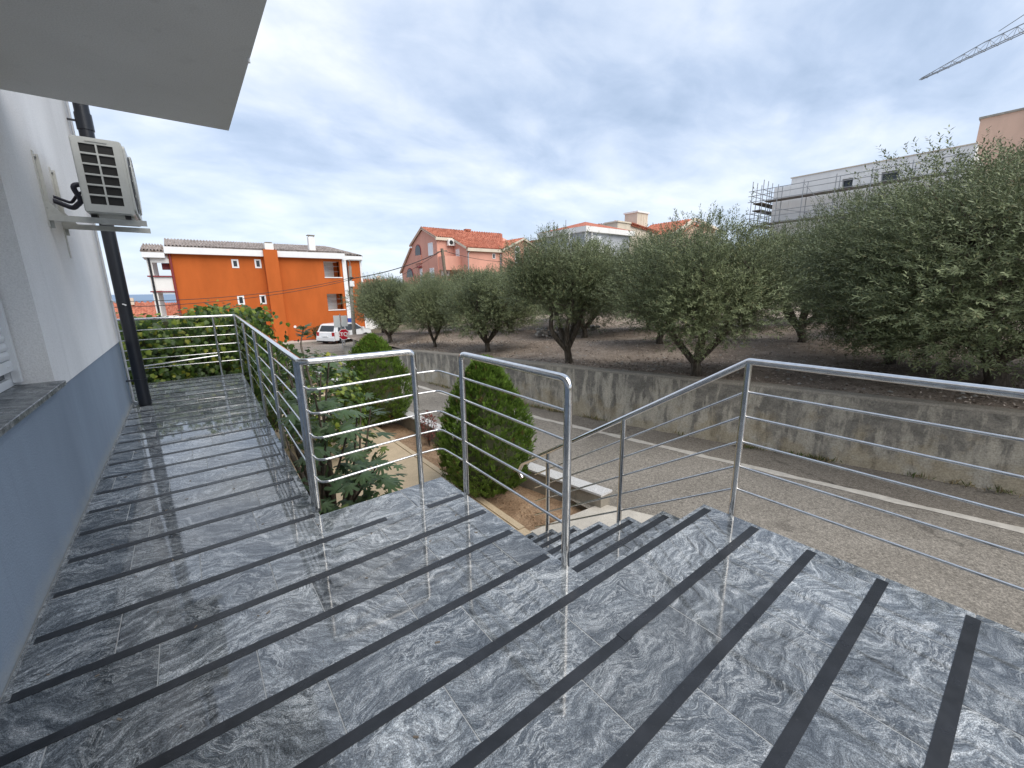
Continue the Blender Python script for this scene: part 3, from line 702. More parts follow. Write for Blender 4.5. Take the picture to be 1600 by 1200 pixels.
MB().box(ax0 + .02, ay0 + .1, az0 - .028, ax0 + .06, ay0 + .2, az0 - .001).build('foot', 'rubber', ac); MB().box(ax1 - .07, ay0 + .03, az0 - .028, ax1 - .03, ay0 + .16, az0 - .001).build('foot', 'rubber', ac)
for by in (5.10, 5.66):
    zb = 2.13
    MB().box(XW + .001, by - .02, zb - (.10 if by < 5.3 else .30), XW + .008, by + .02, zb + .47).box(XW + .008, by + .014, zb - .1, XW + .03, by + .02, zb + .45).build('wall_bracket', 'bracket', ac)
    MB().box(XW + .008, by - .022, zb - .045, -.15, by - .014, zb).box(XW + .008, by - .014, zb - .004, -.15, by + .02, zb + .0).box(XW + .008, by - .014, zb - .045, -.15, by + .0, zb - .041).build('bracket_arm', 'bracket', ac)
    MB().prism([(XW + .008, zb + .001), (XW + .10, zb + .001), (XW + .008, zb + .13)], 'y', by - .008, by - .003).build('gusset', 'bracket', ac)
    for zz in (zb + .43, zb + .05): MB().tube([(XW + .006, by, zz), (XW + .018, by, zz)], .010, 6).build('bolt', 'galv', ac)
MB().tube(fillet([(XW, 5.50, 2.30), (XW + .12, 5.46, 2.24), (XW + .19, 5.40, 2.30), (XW + .15, 5.36, 2.42), (ax0, 5.40, 2.44)], .05, 6), .020, 10).build('hose', 'foam', ac)
MB().tube(fillet([(XW, 5.55, 2.34), (XW + .11, 5.5, 2.29), (XW + .17, 5.44, 2.36), (ax0, 5.44, 2.40)], .04, 5), .012, 8).build('cable', 'foam', ac)

# ================================================================= LOW WALL WITH GRANITE CAPS
lw = thing('low_garden_wall', 'low concrete block wall capped with pale granite slabs between garden bed and road', 'wall', (3.9, 3.3, -1.35))
LW = [(3.93, 3.22), (3.74, 4.6), (3.68, 6.5), (3.66, 9.3), (3.66, 13), (3.7, 17), (3.8, 21)]
def lwx(y):
    for (xa, ya), (xb, yb) in zip(LW[:-1], LW[1:]):
        if ya <= y <= yb: return xa + (xb - xa) * (y - ya) / (yb - ya)
    return LW[-1][0]
y0 = 3.22
while y0 < 20.5:
    y1 = y0 + .40; xa, xb = lwx(y0), lwx(y1); za = road_z(y0)
    MB().prism([(xa + .02, y0 + .004), (xa + .20, y0 + .004), (xb + .20, y1 - .004), (xb + .02, y1 - .004)], 'z', za - .4, za + .185).build('block', 'block', lw, loc=(xa + .1, (y0 + y1) / 2, za))
    if (int(round((y0 - 3.22) / .4)) % 2) == 0:
        y2 = y0 + .8; xc2 = lwx(y2); mb = MB()
        c = [(xa - .0, y0 - (.015 if y0 < 3.3 else -.002)), (xa + .225, y0 - (.015 if y0 < 3.3 else -.002)), (xc2 + .225, y2 - .002), (xc2 - .0, y2 - .002)]
        z2 = road_z(y2)
        mb.add([(*c[0], za + .187), (*c[1], za + .187), (*c[2], z2 + .187), (*c[3], z2 + .187), (*c[0], za + .217), (*c[1], za + .217), (*c[2], z2 + .217), (*c[3], z2 + .217)],
               [(0, 3, 2, 1), (4, 5, 6, 7), (0, 1, 5, 4), (1, 2, 6, 5), (2, 3, 7, 6), (3, 0, 4, 7)])
        mb.build('cap_slab', 'cap', lw, loc=(xa + .1, y0 + .4, za + .2))
    y0 = y1

# ================================================================= ORCHARD RETAINING WALL
rw = thing('retaining_wall', 'long stained grey concrete retaining wall holding the olive grove above the road', 'wall', (7.6, 3.2, -1.35))
WH = [1.12, 1.11, 1.10, 1.16, 1.16, 1.16, 1.14, 1.08, .85, .48]
fw = []; 
for i in range(len(WALLP) - 1):
    (xa, ya), (xb, yb) = WALLP[i], WALLP[i + 1]
    for k in range(6): t = k / 6; fw.append((xa + (xb - xa) * t, ya + (yb - ya) * t, WH[i] + (WH[i + 1] - WH[i]) * t))
fw.append((*WALLP[-1], WH[-1]))
mb = MB(); vs = []
for x, yy, h in fw:
    z = road_z(yy); h = h + .004 * math.sin(yy * 3)
    for k in range(6): vs.append((x + .0, yy, z - .05 + (h - .03 + .05) * k / 5))
    vs += [(x + .012, yy, z + h), (x + .25, yy, z + h), (x + .26, yy, z + h - .5)]
n = 9
mb.add(vs, [(j * n + i, j * n + i + 1, (j + 1) * n + i + 1, (j + 1) * n + i) for j in range(len(fw) - 1) for i in range(n - 1)] + [tuple((len(fw) - 1) * n + i for i in range(n))])
w_o = mb.build('wall_face', 'stained', rw)
at = w_o.data.attributes.new('height', 'FLOAT', 'POINT')
at.data.foreach_set('value', [((k % n) / 5 if (k % n) < 6 else 1.0) for k in range(len(vs))])

# ================================================================= VEGETATION
def olive(seed, H, Wd, nsprig, ncl, leafL=.058, lean=(0, 0), low=.28):
    rng = np.random.default_rng(seed); rnd = random.Random(seed)
    # clump centres in a broad, lopsided crown
    C = []
    tries = 0
    while len(C) < ncl and tries < 20000:
        tries += 1
        p = rng.uniform(-1, 1, 3)
        r = np.linalg.norm(p)
        if r > (1.16 if len(C) % 9 == 0 else .98) or r < .42: continue
        q = np.array([p[0] * Wd * .5 * .86, p[1] * Wd * .5 * .86, H * (low + (1 - low) * (.46 + p[2] * .46))])
        q[2] += H * .10 * max(0, .62 - math.hypot(p[0], p[1])) * (p[2] < 0) * 1.6
        if p[2] < -.2: q[:2] *= 1.05
        if all(np.linalg.norm((q - c) / (1, 1, .9)) > Wd * .085 for c in C): C.append(q)
    C = np.array(C); C[:, 0] += lean[0] * C[:, 2] / H; C[:, 1] += lean[1] * C[:, 2] / H
    # trunk and limbs
    mb = MB(); th = H * rnd.uniform(.08, .13)
    rb = .032 + .020 * H
    base = [Vector((0, 0, -.15)), Vector((rnd.uniform(-.04, .04), rnd.uniform(-.04, .04), .1)), Vector((lean[0] * .2 + rnd.uniform(-.08, .08), lean[1] * .2 + rnd.uniform(-.08, .08), th))]
    mb.tube(base, [rb * 1.5, rb * 1.05, rb * .95], 9)
    nl = rnd.choice([4, 5]); a0 = rnd.uniform(0, 6.28)
    limbs = []
    for i in range(nl):
        a = a0 + 2 * PI * i / nl + rnd.uniform(-.35, .35); ro = Wd * rnd.uniform(.17, .27)
        e = Vector((ro * math.cos(a) + lean[0] * .5, ro * math.sin(a) + lean[1] * .5, H * rnd.uniform(.5, .68)))
        m1 = base[2].lerp(e, .4) + Vector((math.cos(a) * .12 + rnd.uniform(-.1, .1), math.sin(a) * .12 + rnd.uniform(-.1, .1), -.06))
        m2 = base[2].lerp(e, .7) + Vector((rnd.uniform(-.12, .12), rnd.uniform(-.12, .12), rnd.uniform(-.05, .08)))
        path = [base[2] - Vector((0, 0, .06)), m1, m2, e]
        pth = fillet(path, .5, 3); nn = len(pth)
        mb.tube(pth, [rb * .74 * (1 - .55 * k / (nn - 1)) for k in range(nn)], 7)
        limbs.append(pth)
    for c in C:
        c = Vector(c); best = min(((p, pth) for pth in limbs for p in pth[nn // 3:]), key=lambda t: (t[0] - c).length)
        p = best[0]; mid = p.lerp(c, .5) + Vector((rnd.uniform(-.09, .09), rnd.uniform(-.09, .09), -.05 + rnd.uniform(-.05, .1)))
        mb.tube([p, mid, c], [rb * .20, rb * .13, rb * .05], 5, False)
    trunk = mb.mesh('trunk'); trunk.materials.append(M['bark'])
    # sprigs
    wgt = rng.uniform(.25, 1.75, len(C)); ci = rng.choice(len(C), nsprig, p=wgt / wgt.sum()); d = unit(rng.normal(size=(nsprig, 3)))
    rad = Wd * .135 * rng.uniform(.55, 1.15, nsprig) ** .8
    cent = np.array([0, 0, H * .5]); out = unit(C[ci] - cent)
    P = C[ci] + d * rad[:, None] * np.array([1, 1, .8])
    dirs = unit(d * .7 + out * .75 + np.array([0, 0, .45]) + rng.normal(size=(nsprig, 3)) * .35)
    # a few long shoots standing out above the crown
    ns = int(nsprig * .016); sh_i = rng.integers(0, nsprig, ns)
    P[sh_i] = P[sh_i] + dirs[sh_i] * .16 + np.array([0, 0, .08]); dirs[sh_i] = unit(dirs[sh_i] * .5 + np.array([0, 0, 1.0]))
    K = 13; SL = rng.uniform(.15, .27, nsprig)
    t = (np.arange(K) + .5) / K
    base_p = P[:, None, :] + dirs[:, None, :] * (SL[:, None, None] * t[None, :, None])
    bx = unit(np.cross(dirs, np.array([.3, .2, 1.0]) + rng.normal(size=(nsprig, 3)) * .4)); by = np.cross(dirs, bx)
    ang = (np.arange(K) * PI + (np.arange(K) // 2) * 1.3)[None, :] + rng.uniform(0, 6.28, (nsprig, 1))
    side = bx[:, None, :] * np.cos(ang)[..., None] + by[:, None, :] * np.sin(ang)[..., None]
    ld = unit(side * .8 + dirs[:, None, :] * .75 + rng.normal(size=(nsprig, K, 3)) * .16)
    nrm = unit(np.cross(ld, np.cross(dirs[:, None, :], ld)) + np.array([0, 0, .8]) + rng.normal(size=(nsprig, K, 3)) * .35)
    N = nsprig * K
    LL = rng.uniform(.75, 1.2, N) * leafL
    quads = leaves_at(base_p.reshape(-1, 3), ld.reshape(-1, 3), nrm.reshape(-1, 3), LL, LL * .26)
    tone = rng.uniform(0, 1, nsprig)[:, None] * .55 + rng.uniform(0, 1, (nsprig, K)) * .45
    clt = rng.uniform(0, 1, len(C))[ci][:, None]
    tone = np.clip(tone * .62 + clt * .38, 0, 1).reshape(-1, 1)
    c0, c1 = np.array([.070, .094, .038]), np.array([.29, .325, .165])
    cols = c0 + (c1 - c0) * tone ** 1.5
    yel = (rng.uniform(0, 1, N) < .04)[:, None]; cols = np.where(yel, np.array([.20, .19, .09]), cols)
    crown = fastmesh('crown', quads, cols, 'olive_leaf')
    return trunk, crown, H, Wd
VAR = [olive(11, 3.0, 3.5, 9800, 74, lean=(.2, 0), low=.31), olive(23, 3.2, 3.2, 9000, 70, lean=(-.1, .1), low=.31), olive(37, 3.5, 4.4, 16000, 110, low=.13, leafL=.055), olive(52, 2.9, 3.4, 7200, 60, lean=(.1, -.2), low=.30, leafL=.066)]
def plant_olive(v, x, y, H, Wd, rot, label, group='olive trees in the grove behind the concrete wall', z=None):
    tr, cr, h, w = VAR[v]
    z = orch_z(x, y) if z is None else z
    t = thing('olive_tree', label, 'olive tree', (x, y, z), group)
    s = (Wd / w, Wd / w, H / h)
    t.rotation_euler = (0, 0, rot); t.scale = s
    for nm, me in (('trunk', tr), ('crown', cr)):
        o = bpy.data.objects.new(nm, me); COL.objects.link(o); o.parent = t
    return t
plant_olive(0, 7.98, 4.22, 2.8, 3.7, 2.6, 'olive tree with thick leaning forked trunk just behind the wall above the sloping rail')
plant_olive(1, 7.50, 7.3, 3.1, 3.0, .4, 'olive tree with slim twin trunks behind the wall above the near terrace handrail')
plant_olive(3, 7.9, 11.5, 2.6, 3.1, 1.1, 'olive tree with spreading low limbs behind the wall above the nearer round shrub')
plant_olive(0, 7.3, 14.2, 2.45, 2.4, 4.0, 'small olive tree with a short dark trunk behind the wall above the farther round shrub')
plant_olive(3, 7.0, 17.8, 2.75, 3.3, 2.0, 'olive tree nearest the white car and orange building')
plant_olive(1, 13.6, 4.2, 3.15, 3.5, 5.2, 'olive tree in the second row with a bright green patch low in its crown')
plant_olive(2, 9.8, .35, 3.46, 5.5, .3, 'large dense olive tree filling the right edge of the view')
plant_olive(3, 12.4, 11.3, 3.2, 3.9, 3.3, 'olive tree in the second row seen between the twin trunked tree and its neighbour')
plant_olive(0, 11.6, 7.4, 3.2, 3.6, 5.5, 'olive tree in the second row behind the gap left of the leaning trunk')
plant_olive(2, 11.3, 1.9, 3.35, 4.0, 2.2, 'tall olive tree below the scaffolded white building')
plant_olive(1, 12.4, -1.8, 3.3, 4.2, 1.9, 'olive tree behind the large one at the right edge', z=.1)
for v, x, y, H, Wd, r, lab in [
        (3, 17, 7.2, 3.1, 4.0, 1, 'third row olive tree behind the gap above the sloping stair rail'),
        (1, 16.5, 2.2, 3.3, 4.0, 3, 'third row olive tree under the left end of the scaffolding'),
        (0, 15.2, 10.2, 3.1, 4.0, 2, 'third row olive tree in front of the cream house with the tower'),
        (3, 15.6, 15.0, 3.2, 4.0, 4, 'third row olive tree in front of the white villa'),
        (1, 12.0, 15.6, 3.0, 3.8, 5, 'olive tree just right of the salmon house gabled wing'),
        (0, 10.2, 19.5, 2.9, 3.6, .4, 'olive tree in front of the middle of the salmon house'),
        (3, 13.2, 20.5, 3.2, 4.0, 2.2, 'olive tree in front of the right end of the salmon house'),
        (1, 8.8, 22.3, 2.8, 3.2, 3.1, 'olive tree in front of the wooden pole by the salmon house'),
        (3, 9.6, 25.4, 3.0, 3.4, .3, 'olive tree just right of the street lamp'),
        (0, 20, 5.6, 3.1, 4.2, 1.7, 'olive tree in the last row left of the scaffolding'),
        (1, 18.5, 18, 3.2, 4.2, 4.4, 'olive tree in the last row before the white villa')]:
    plant_olive(v, x, y, H, Wd, r, lab)

# leaf litter and stones on the orchard floor
NL = 42000
px = RNG.uniform(0, 1, NL) ** 1.4 * 13 + 0; py = RNG.uniform(-4, 20, NL)
px = px + np.array([wall_x(v) for v in py]) + .3
pz = np.array([orch_z(a, b) for a, b in zip(px, py)]) + .006
P = np.stack([px, py, pz], 1); D = unit(np.stack([RNG.normal(size=NL), RNG.normal(size=NL), RNG.normal(size=NL) * .25 + .05], 1)); Nn = unit(np.stack([RNG.normal(size=NL) * .45, RNG.normal(size=NL) * .45, np.ones(NL)], 1))
tone = RNG.uniform(0, 1, (NL, 1)); cols = np.array([.15, .115, .09]) + tone ** 1.8 * np.array([.46, .40, .34])
Ls_ = RNG.uniform(.03, .075, NL)
tag(link('leaf_litter', fastmesh('leaf_litter', leaves_at(P, D, Nn, Ls_, Ls_ * RNG.uniform(.3, .7, NL)), cols, 'litter')), 'brown dry leaf litter and chips covering the ground under the olive trees', 'leaf litter', kind='stuff')
def pebbles(name, pts, smin, smax, mat, seed):
    r = random.Random(seed); mb = MB()
    for (x, y, z) in pts:
        s = r.uniform(smin, smax); vs = []
        for dz, rr in ((-.3, .7), (.25, .85), (.6, .35)):
            a0 = r.uniform(0, 1)
            for k in range(5):
                a = a0 + 2 * PI * k / 5; q = rr * s * r.uniform(.75, 1.2); vs.append((x + q * math.cos(a), y + q * math.sin(a), z + dz * s * r.uniform(.6, 1.1)))
        mb.add(vs, [(j * 5 + k, j * 5 + (k + 1) % 5, (j + 1) * 5 + (k + 1) % 5, (j + 1) * 5 + k) for j in range(2) for k in range(5)] + [(10, 11, 12, 13, 14)])
    return mb.build(name, mat, kind='stuff', fixn=False)
r_ = random.Random(4); pts = []
for _ in range(900):
    y = r_.uniform(-3, 18); x = wall_x(y) + .35 + r_.random() ** 1.3 * 10; pts.append((x, y, orch_z(x, y)))
o = pebbles('orchard_stones', pts, .012, .05, 'stone', 3); tag(o, 'small pale limestone pieces scattered over the orchard ground', 'stones', kind='stuff')
pts = [(r_.uniform(3.0, 3.65), r_.uniform(3.5, 9), 0) for _ in range(500)]
o = pebbles('soil_clods', [(x, y, road_z(y) - .11) for x, y, _ in pts], .008, .03, 'soil', 5); tag(o, 'loose reddish clods of earth in the garden bed', 'soil clods', kind='stuff')
# pile of pale rubble far in the orchard
rub = pebbles('stone_pile', [(13.0 + r_.uniform(-1.6, 1.6), 12.8 + r_.uniform(-.5, .5), orch_z(13, 12.8) + r_.uniform(0, .25)) for _ in range(160)], .05, .13, 'stone', 8)
tag(rub, 'heap of pale stones lying behind the second row of olive trees', 'stone pile', kind='stuff')

# ---- dry weeds at the foot of the walls
nw = 2600; wy_ = RNG.choice(RNG.uniform(-3, 22, 46), nw) + RNG.normal(size=nw) * .09
sd_ = RNG.uniform(0, 1, nw) < .7
wx_ = np.where(sd_, np.array([wall_x(v) for v in wy_]) - np.abs(RNG.normal(size=nw)) * .05, 3.98 - .03 * np.clip(wy_ - 3.3, 0, 8) + .22 + np.abs(RNG.normal(size=nw)) * .03)
wy_ = np.where(sd_, wy_, np.clip(wy_, 3.4, 22)); wz_ = np.array([road_z(v) for v in wy_])
Pw = np.stack([wx_, wy_, wz_], 1); Dw = unit(np.stack([RNG.normal(size=nw) * .6 - .1, RNG.normal(size=nw) * .6, np.ones(nw)], 1)); Lw_ = RNG.uniform(.03, .13, nw)
cw_ = np.where((RNG.uniform(0, 1, nw) < .45)[:, None], np.array([.10, .13, .04]), np.array([.30, .24, .13])) * RNG.uniform(.6, 1.2, (nw, 1))
tag(link('dry_weeds', fastmesh('dry_weeds', leaves_at(Pw, Dw, unit(RNG.normal(size=(nw, 3))), Lw_, Lw_ * .14), cw_, 'litter')), 'thin dry weeds and grass blades growing at the foot of the retaining wall', 'weeds', kind='stuff')

# ---- round conifers
def conifer(x, y, z, H, Wd, seed, label, base=.35):
    rng = np.random.default_rng(seed); t = thing('round_conifer', label, 'conifer', (x, y, z), 'clipped egg shaped conifers in the garden bed')
    n = 4600
    u = rng.uniform(0, 1, n); a = rng.uniform(0, 2 * PI, n)
    def prof(u): return np.sin(np.clip(u, 0, 1) ** .72 * PI) ** .60 * (1 - .24 * u) * 1.08
    rr = prof(u) * Wd * .5 * (1 + .07 * np.sin(a * 5 + u * 9) + .05 * np.sin(a * 11 - u * 17)) * rng.uniform(.80, 1.03, n)
    zz = base * .35 + u ** .95 * (H - base * .35)
    P = np.stack([rr * np.cos(a), rr * np.sin(a), zz], 1)
    out = np.stack([np.cos(a), np.sin(a), np.zeros(n)], 1)
    dr = unit(out * (.45 + .35 * (1 - u))[:, None] + np.array([0, 0, 1.0]) + rng.normal(size=(n, 3)) * .18)
    K = 22
    tang = unit(np.cross(dr, out) + rng.normal(size=(n, 3)) * .5)
    s = rng.uniform(-1, 1, (n, K)); tt = rng.uniform(0, .7, (n, K)); SL = rng.uniform(.07, .13, (n, 1, 1))
    bp = P[:, None, :] - dr[:, None, :] * .05 + dr[:, None, :] * tt[..., None] * SL + tang[:, None, :] * s[..., None] * .028
    ld = unit(dr[:, None, :] + tang[:, None, :] * s[..., None] * .55 + rng.normal(size=(n, K, 3)) * .12)
    nr = unit(np.cross(ld, tang[:, None, :]) + rng.normal(size=(n, K, 3)) * .3)
    N = n * K; LL = rng.uniform(.022, .052, N)
    q = leaves_at(bp.reshape(-1, 3), ld.reshape(-1, 3), nr.reshape(-1, 3), LL, LL * .26)
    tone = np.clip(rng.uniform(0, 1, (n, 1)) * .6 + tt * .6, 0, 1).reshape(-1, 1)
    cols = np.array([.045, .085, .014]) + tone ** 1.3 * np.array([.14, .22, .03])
    br = (rng.uniform(0, 1, (n, 1)) < .03) * np.ones((1, K)); cols = np.where(br.reshape(-1, 1) > 0, np.array([.16, .11, .04]), cols)
    o = link('foliage', fastmesh('foliage', q, cols, 'thuja'), t, None, (x, y, z))
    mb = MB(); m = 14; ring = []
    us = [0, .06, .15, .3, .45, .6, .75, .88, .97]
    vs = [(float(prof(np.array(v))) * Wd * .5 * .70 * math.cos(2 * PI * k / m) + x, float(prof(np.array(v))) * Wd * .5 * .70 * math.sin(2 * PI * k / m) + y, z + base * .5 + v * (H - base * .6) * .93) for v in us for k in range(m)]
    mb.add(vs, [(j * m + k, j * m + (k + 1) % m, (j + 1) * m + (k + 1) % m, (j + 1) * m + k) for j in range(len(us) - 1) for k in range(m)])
    mb.build('dark_core', 'core', t)  # solid dark hull added inside the sprays, so gaps read as shade
    mb = MB()
    for k in range(7):
        a = 2 * PI * k / 7; mb.tube([(x, y, z - .05), (x + .04 * math.cos(a), y + .04 * math.sin(a), z + .12), (x + .22 * math.cos(a), y + .22 * math.sin(a), z + .5)], [.035, .03, .015], 6)
    mb.build('trunk', 'bark', t)
conifer(3.14, 4.68, road_z(4.68) - .12, 2.09, 1.36, 3, 'clipped egg shaped green conifer behind the near section of terrace railing')
conifer(3.2, 9.24, road_z(9.24) - .12, 2.18, 1.66, 5, 'clipped rounded conifer farther along the garden bed, seen above the corner handrail')

# ---- lobed fig leaf and rounder vine leaf
def lobed(name, lobes, L, mat, colr):
    # outline of a palmate leaf in x-y, stalk at origin, tip along +y, with a crease down each lobe
    pts = []
    angs = ([(-152, .34), (-124, .52), (-112, .50), (-94, .30), (-76, .78), (-66, .84), (-57, .76), (-47, .36), (-34, .78), (-25, .88), (-18, .72), (-13, .42), (-6, .92), (0, 1.0)] if lobes > 5 else [(-150, .42), (-118, .62), (-92, .50), (-66, .80), (-46, .60), (-26, .74), (0, 1.0)])
    full_ = angs + [(-a, r) for a, r in angs[:-1]][::-1]
    c = (0, .32 * L)
    for a, r in full_:
        th = math.radians(90 - a); pts.append((c[0] + math.cos(th) * r * L * .68, c[1] + math.sin(th) * r * L * .68))
    vs = [(c[0], c[1], .035 * L)] + [(x, y, -.18 * abs(x) - .10 * L * ((y - c[1]) / L) ** 2) for x, y in pts]
    n = len(pts); fs = [(0, i + 1, (i + 1) % n + 1) for i in range(n)]
    m = bpy.data.meshes.new(name); m.from_pydata(vs, [], fs); m.polygons.foreach_set('use_smooth', [True] * n)
    a = m.attributes.new('col', 'FLOAT_COLOR', 'POINT'); buf = []
    for i, v in enumerate(vs):
        k = 1.35 if i == 0 else (.85 + .3 * ((i * 7) % 5) / 5); buf += [colr[0] * k, colr[1] * k, colr[2] * k, 1]
    a.data.foreach_set('color', buf); m.update(); m.materials.append(M[mat]); return m
figm = [lobed('fig_leaf', 7, .20, 'green_leaf', c) for c in ((.062, .105, .042), (.080, .125, .055), (.048, .082, .036), (.13, .17, .045))]
vinem = [lobed('vine_leaf', 5, .12, 'green_leaf', c) for c in ((.075, .125, .022), (.16, .21, .030), (.035, .065, .018), (.24, .25, .035), (.055, .10, .02))]
def scatter_quads(n, mesh_list, posf, sizef, rng, weights=None):
    """many lobed leaves joined into one mesh (for leaves past the counted ones)"""
    V = []; F = []; Cc = []; base = 0
    for i in range(n):
        me = mesh_list[rng.choices(range(len(mesh_list)), weights)[0]]
        mat = posf(i, rng); 
        vs = [mat @ v.co for v in me.vertices]; col = me.attributes['col'].data
        V += vs; F += [tuple(base + k for k in p.vertices) for p in me.polygons]
        Cc += [c for d in col for c in d.color]; base += len(vs)
    m = bpy.data.meshes.new('foliage'); m.from_pydata(V, [], F)
    a = m.attributes.new('col', 'FLOAT_COLOR', 'POINT'); a.data.foreach_set('color', Cc); m.polygons.foreach_set('use_smooth', [True] * len(F)); m.update()
    m.materials.append(M['green_leaf']); return m
def leaf_matrix(p, d, up, s):
    d = Vector(d).normalized(); up = Vector(up); x = d.cross(up).normalized(); z = x.cross(d)
    return Matrix.Translation(p) @ Matrix((x, d, z)).transposed().to_4x4() @ Matrix.Scale(s, 4)
fig = thing('fig_tree', 'fig tree with large dark lobed leaves growing below the walkway railing', 'fig tree', (1.0, 4.3, -1.35))
rf = random.Random(21)
fb = MB(); figB = Vector((1.0, 4.6, -1.4)); tips = []
anchors = [(.72, 3.35, .30), (.80, 3.9, .62), (.95, 3.6, .25), (1.15, 3.9, .35), (.75, 4.8, .80), (1.1, 4.9, .62), (1.35, 4.3, -.05), (.85, 3.25, -.25), (.72, 3.2, -.60), (.98, 3.5, -.50), (1.30, 3.9, -.25), (.78, 5.6, .75), (1.2, 5.6, .5), (1.5, 4.9, .15), (.9, 4.2, .1), (1.0, 4.1, .85), (.68, 3.05, -.15), (1.15, 3.5, -.05), (.75, 4.2, .45), (1.45, 4.4, .25), (.95, 6.3, .55), (1.35, 5.2, -.3), (.8, 3.5, -.9), (.9, 5.2, .25), (.78, 6.6, .2), (.85, 7.2, .35), (1.2, 3.75, -.62)]
for a in anchors:
    a = Vector(a); m = figB.lerp(a, .5) + Vector((rf.uniform(-.12, .12), rf.uniform(-.12, .12), .1)); p = fillet([figB, m, a], .4, 4)
    fb.tube(p, [.035 - .027 * k / (len(p) - 1) for k in range(len(p))], 6, False); tips.append((m, a))
fb.tube(fillet([(.95, 4.7, .5), (.93, 4.9, .95), (1.0, 5.0, 1.12)], .2, 3), [.012, .011, .01, .009, .008, .007][:len(fillet([(.95, 4.7, .5), (.93, 4.9, .95), (1.0, 5.0, 1.12)], .2, 3))], 6)
fb.build('branches', 'bark', fig)
def fig_leaf_pos(i, r):
    m, a = r.choice(tips); t = r.uniform(.35, 1.08)
    p = m.lerp(a, min(t, 1.0)); p = p + Vector((r.gauss(0, .13), r.gauss(0, .16), r.gauss(.0, .12)))
    if p.x < walk_x(p.y) + .06 and p.y > 2.9: p.x = walk_x(p.y) + .06 + r.random() * .15
    if p.y < 2.98 and p.x < 1.6: p.y = 3.0 + r.random() * .2
    ph = r.uniform(0, 2 * PI); out = Vector((p.x - 1.0, p.y - 4.6, 0)); out = out.normalized() if out.length > .05 else Vector((1, 0, 0))
    d = (out * .8 + Vector((math.cos(ph), math.sin(ph), 0)) * .9 + Vector((0, 0, r.uniform(-.75, .25)))).normalized()
    return leaf_matrix(p, d, Vector((r.gauss(0, .35), r.gauss(0, .35), 1)), r.uniform(.6, 1.2))
for i in range(230):
    me = rf.choices(figm, (4, 3, 3, .8))[0]; mw = fig_leaf_pos(i, rf)
    o = bpy.data.objects.new('fig_leaf', me); COL.objects.link(o); o.parent = fig; o.matrix_local = Matrix.Translation(-wl(fig)) @ mw
tips_u = None
o = link('inner_leaves', scatter_quads(110, figm, fig_leaf_pos, None, rf, (4, 2, 4, .4)), fig, 'stuff', (0, 0, 0))
o.data.name = 'inner_leaves'
# upright shoot with young leaves
for k in range(9):
    me = figm[1]; a = k * 2.4; p = Vector((1.0, 5.0, 1.0 + .015 * k)); mw = leaf_matrix(p, (math.cos(a), math.sin(a), .5), (0, 0, 1), .55)
    o = bpy.data.objects.new('fig_leaf', me); COL.objects.link(o); o.parent = fig; o.matrix_local = Matrix.Translation(-wl(fig)) @ mw
# ---- vine hedge at the far end and beside the walkway
hedge = thing('vine_hedge', 'dense yellow green leafy hedge beyond the far end railing', 'hedge', (0, 10.6, road_z(10.6)))
rh = random.Random(5)
def hedge_front(i, r):
    k = r.random()
    if k < .74:
        x = r.uniform(-2.6, 1.3); y = 9.62 + r.random() ** 1.6 * .5 + .12 * math.sin(x * 3); z = r.uniform(-.5, 1.16 + .10 * math.sin(x * 2.6) + .06 * math.sin(x * 7)) 
        n = Vector((r.gauss(0, .5), -1, r.gauss(.25, .4)))
    elif k < .84:
        x = r.uniform(-2.6, 1.4); y = r.uniform(9.9, 11.5); z = 1.1 + .12 * math.sin(x * 2.6) + r.gauss(0, .06); n = Vector((r.gauss(0, .4), r.gauss(-.3, .4), 1))
    else:
        y = 7.0 + r.random() * 2.8; x = walk_x(y) + .16 + abs(r.gauss(0, .12)); z = r.uniform(-.6, .30 + .28 * (y - 7.0) + .05 * math.sin(y * 4)); n = Vector((-1, r.gauss(-.4, .4), r.gauss(.25, .4)))
    n.normalize(); d = Vector((r.gauss(0, .5), r.gauss(0, .5), -.8)); d = d - n * d.dot(n)
    return leaf_matrix(Vector((x, y, z)), d, n, r.uniform(.5, 1.1))
def hedge_deep(i, r):
    m = hedge_front(i, r); m.translation += Vector((r.uniform(0, .25), r.uniform(.03, .8), r.uniform(-.1, .02))) if m.translation.y > 9.5 else Vector((r.uniform(.05, .5), 0, 0)); return m
for i in range(290):
    me = rh.choices(vinem, (3, 3, 2, 1.1, 2))[0]; mw = hedge_front(i, rh)
    o = bpy.data.objects.new('vine_leaf', me); COL.objects.link(o); o.parent = hedge; o.matrix_local = Matrix.Translation(-wl(hedge)) @ mw
o = link('foliage', scatter_quads(6000, vinem, lambda i, r: hedge_deep(i, r) if i % 3 else hedge_front(i, r), None, rh, (3, 1.6, 4, .7, 3)), hedge, 'stuff', (0, 0, 0))
hb = MB()
for k in range(26):
    x = -2.5 + k * .15; hb.tube([(x, 10.1, -1.7), (x + rh.uniform(-.2, .2), 10.2, -.3), (x + rh.uniform(-.3, .3), 10.1, .95)], [.02, .014, .006], 5, False)
hb.build('stems', 'bark', hedge)
MB().box(-2.6, 10.35, -1.8, 1.35, 11.2, .98).build('dark_core', 'core', hedge)  # solid dark box added inside the hedge, closes gaps between leaves
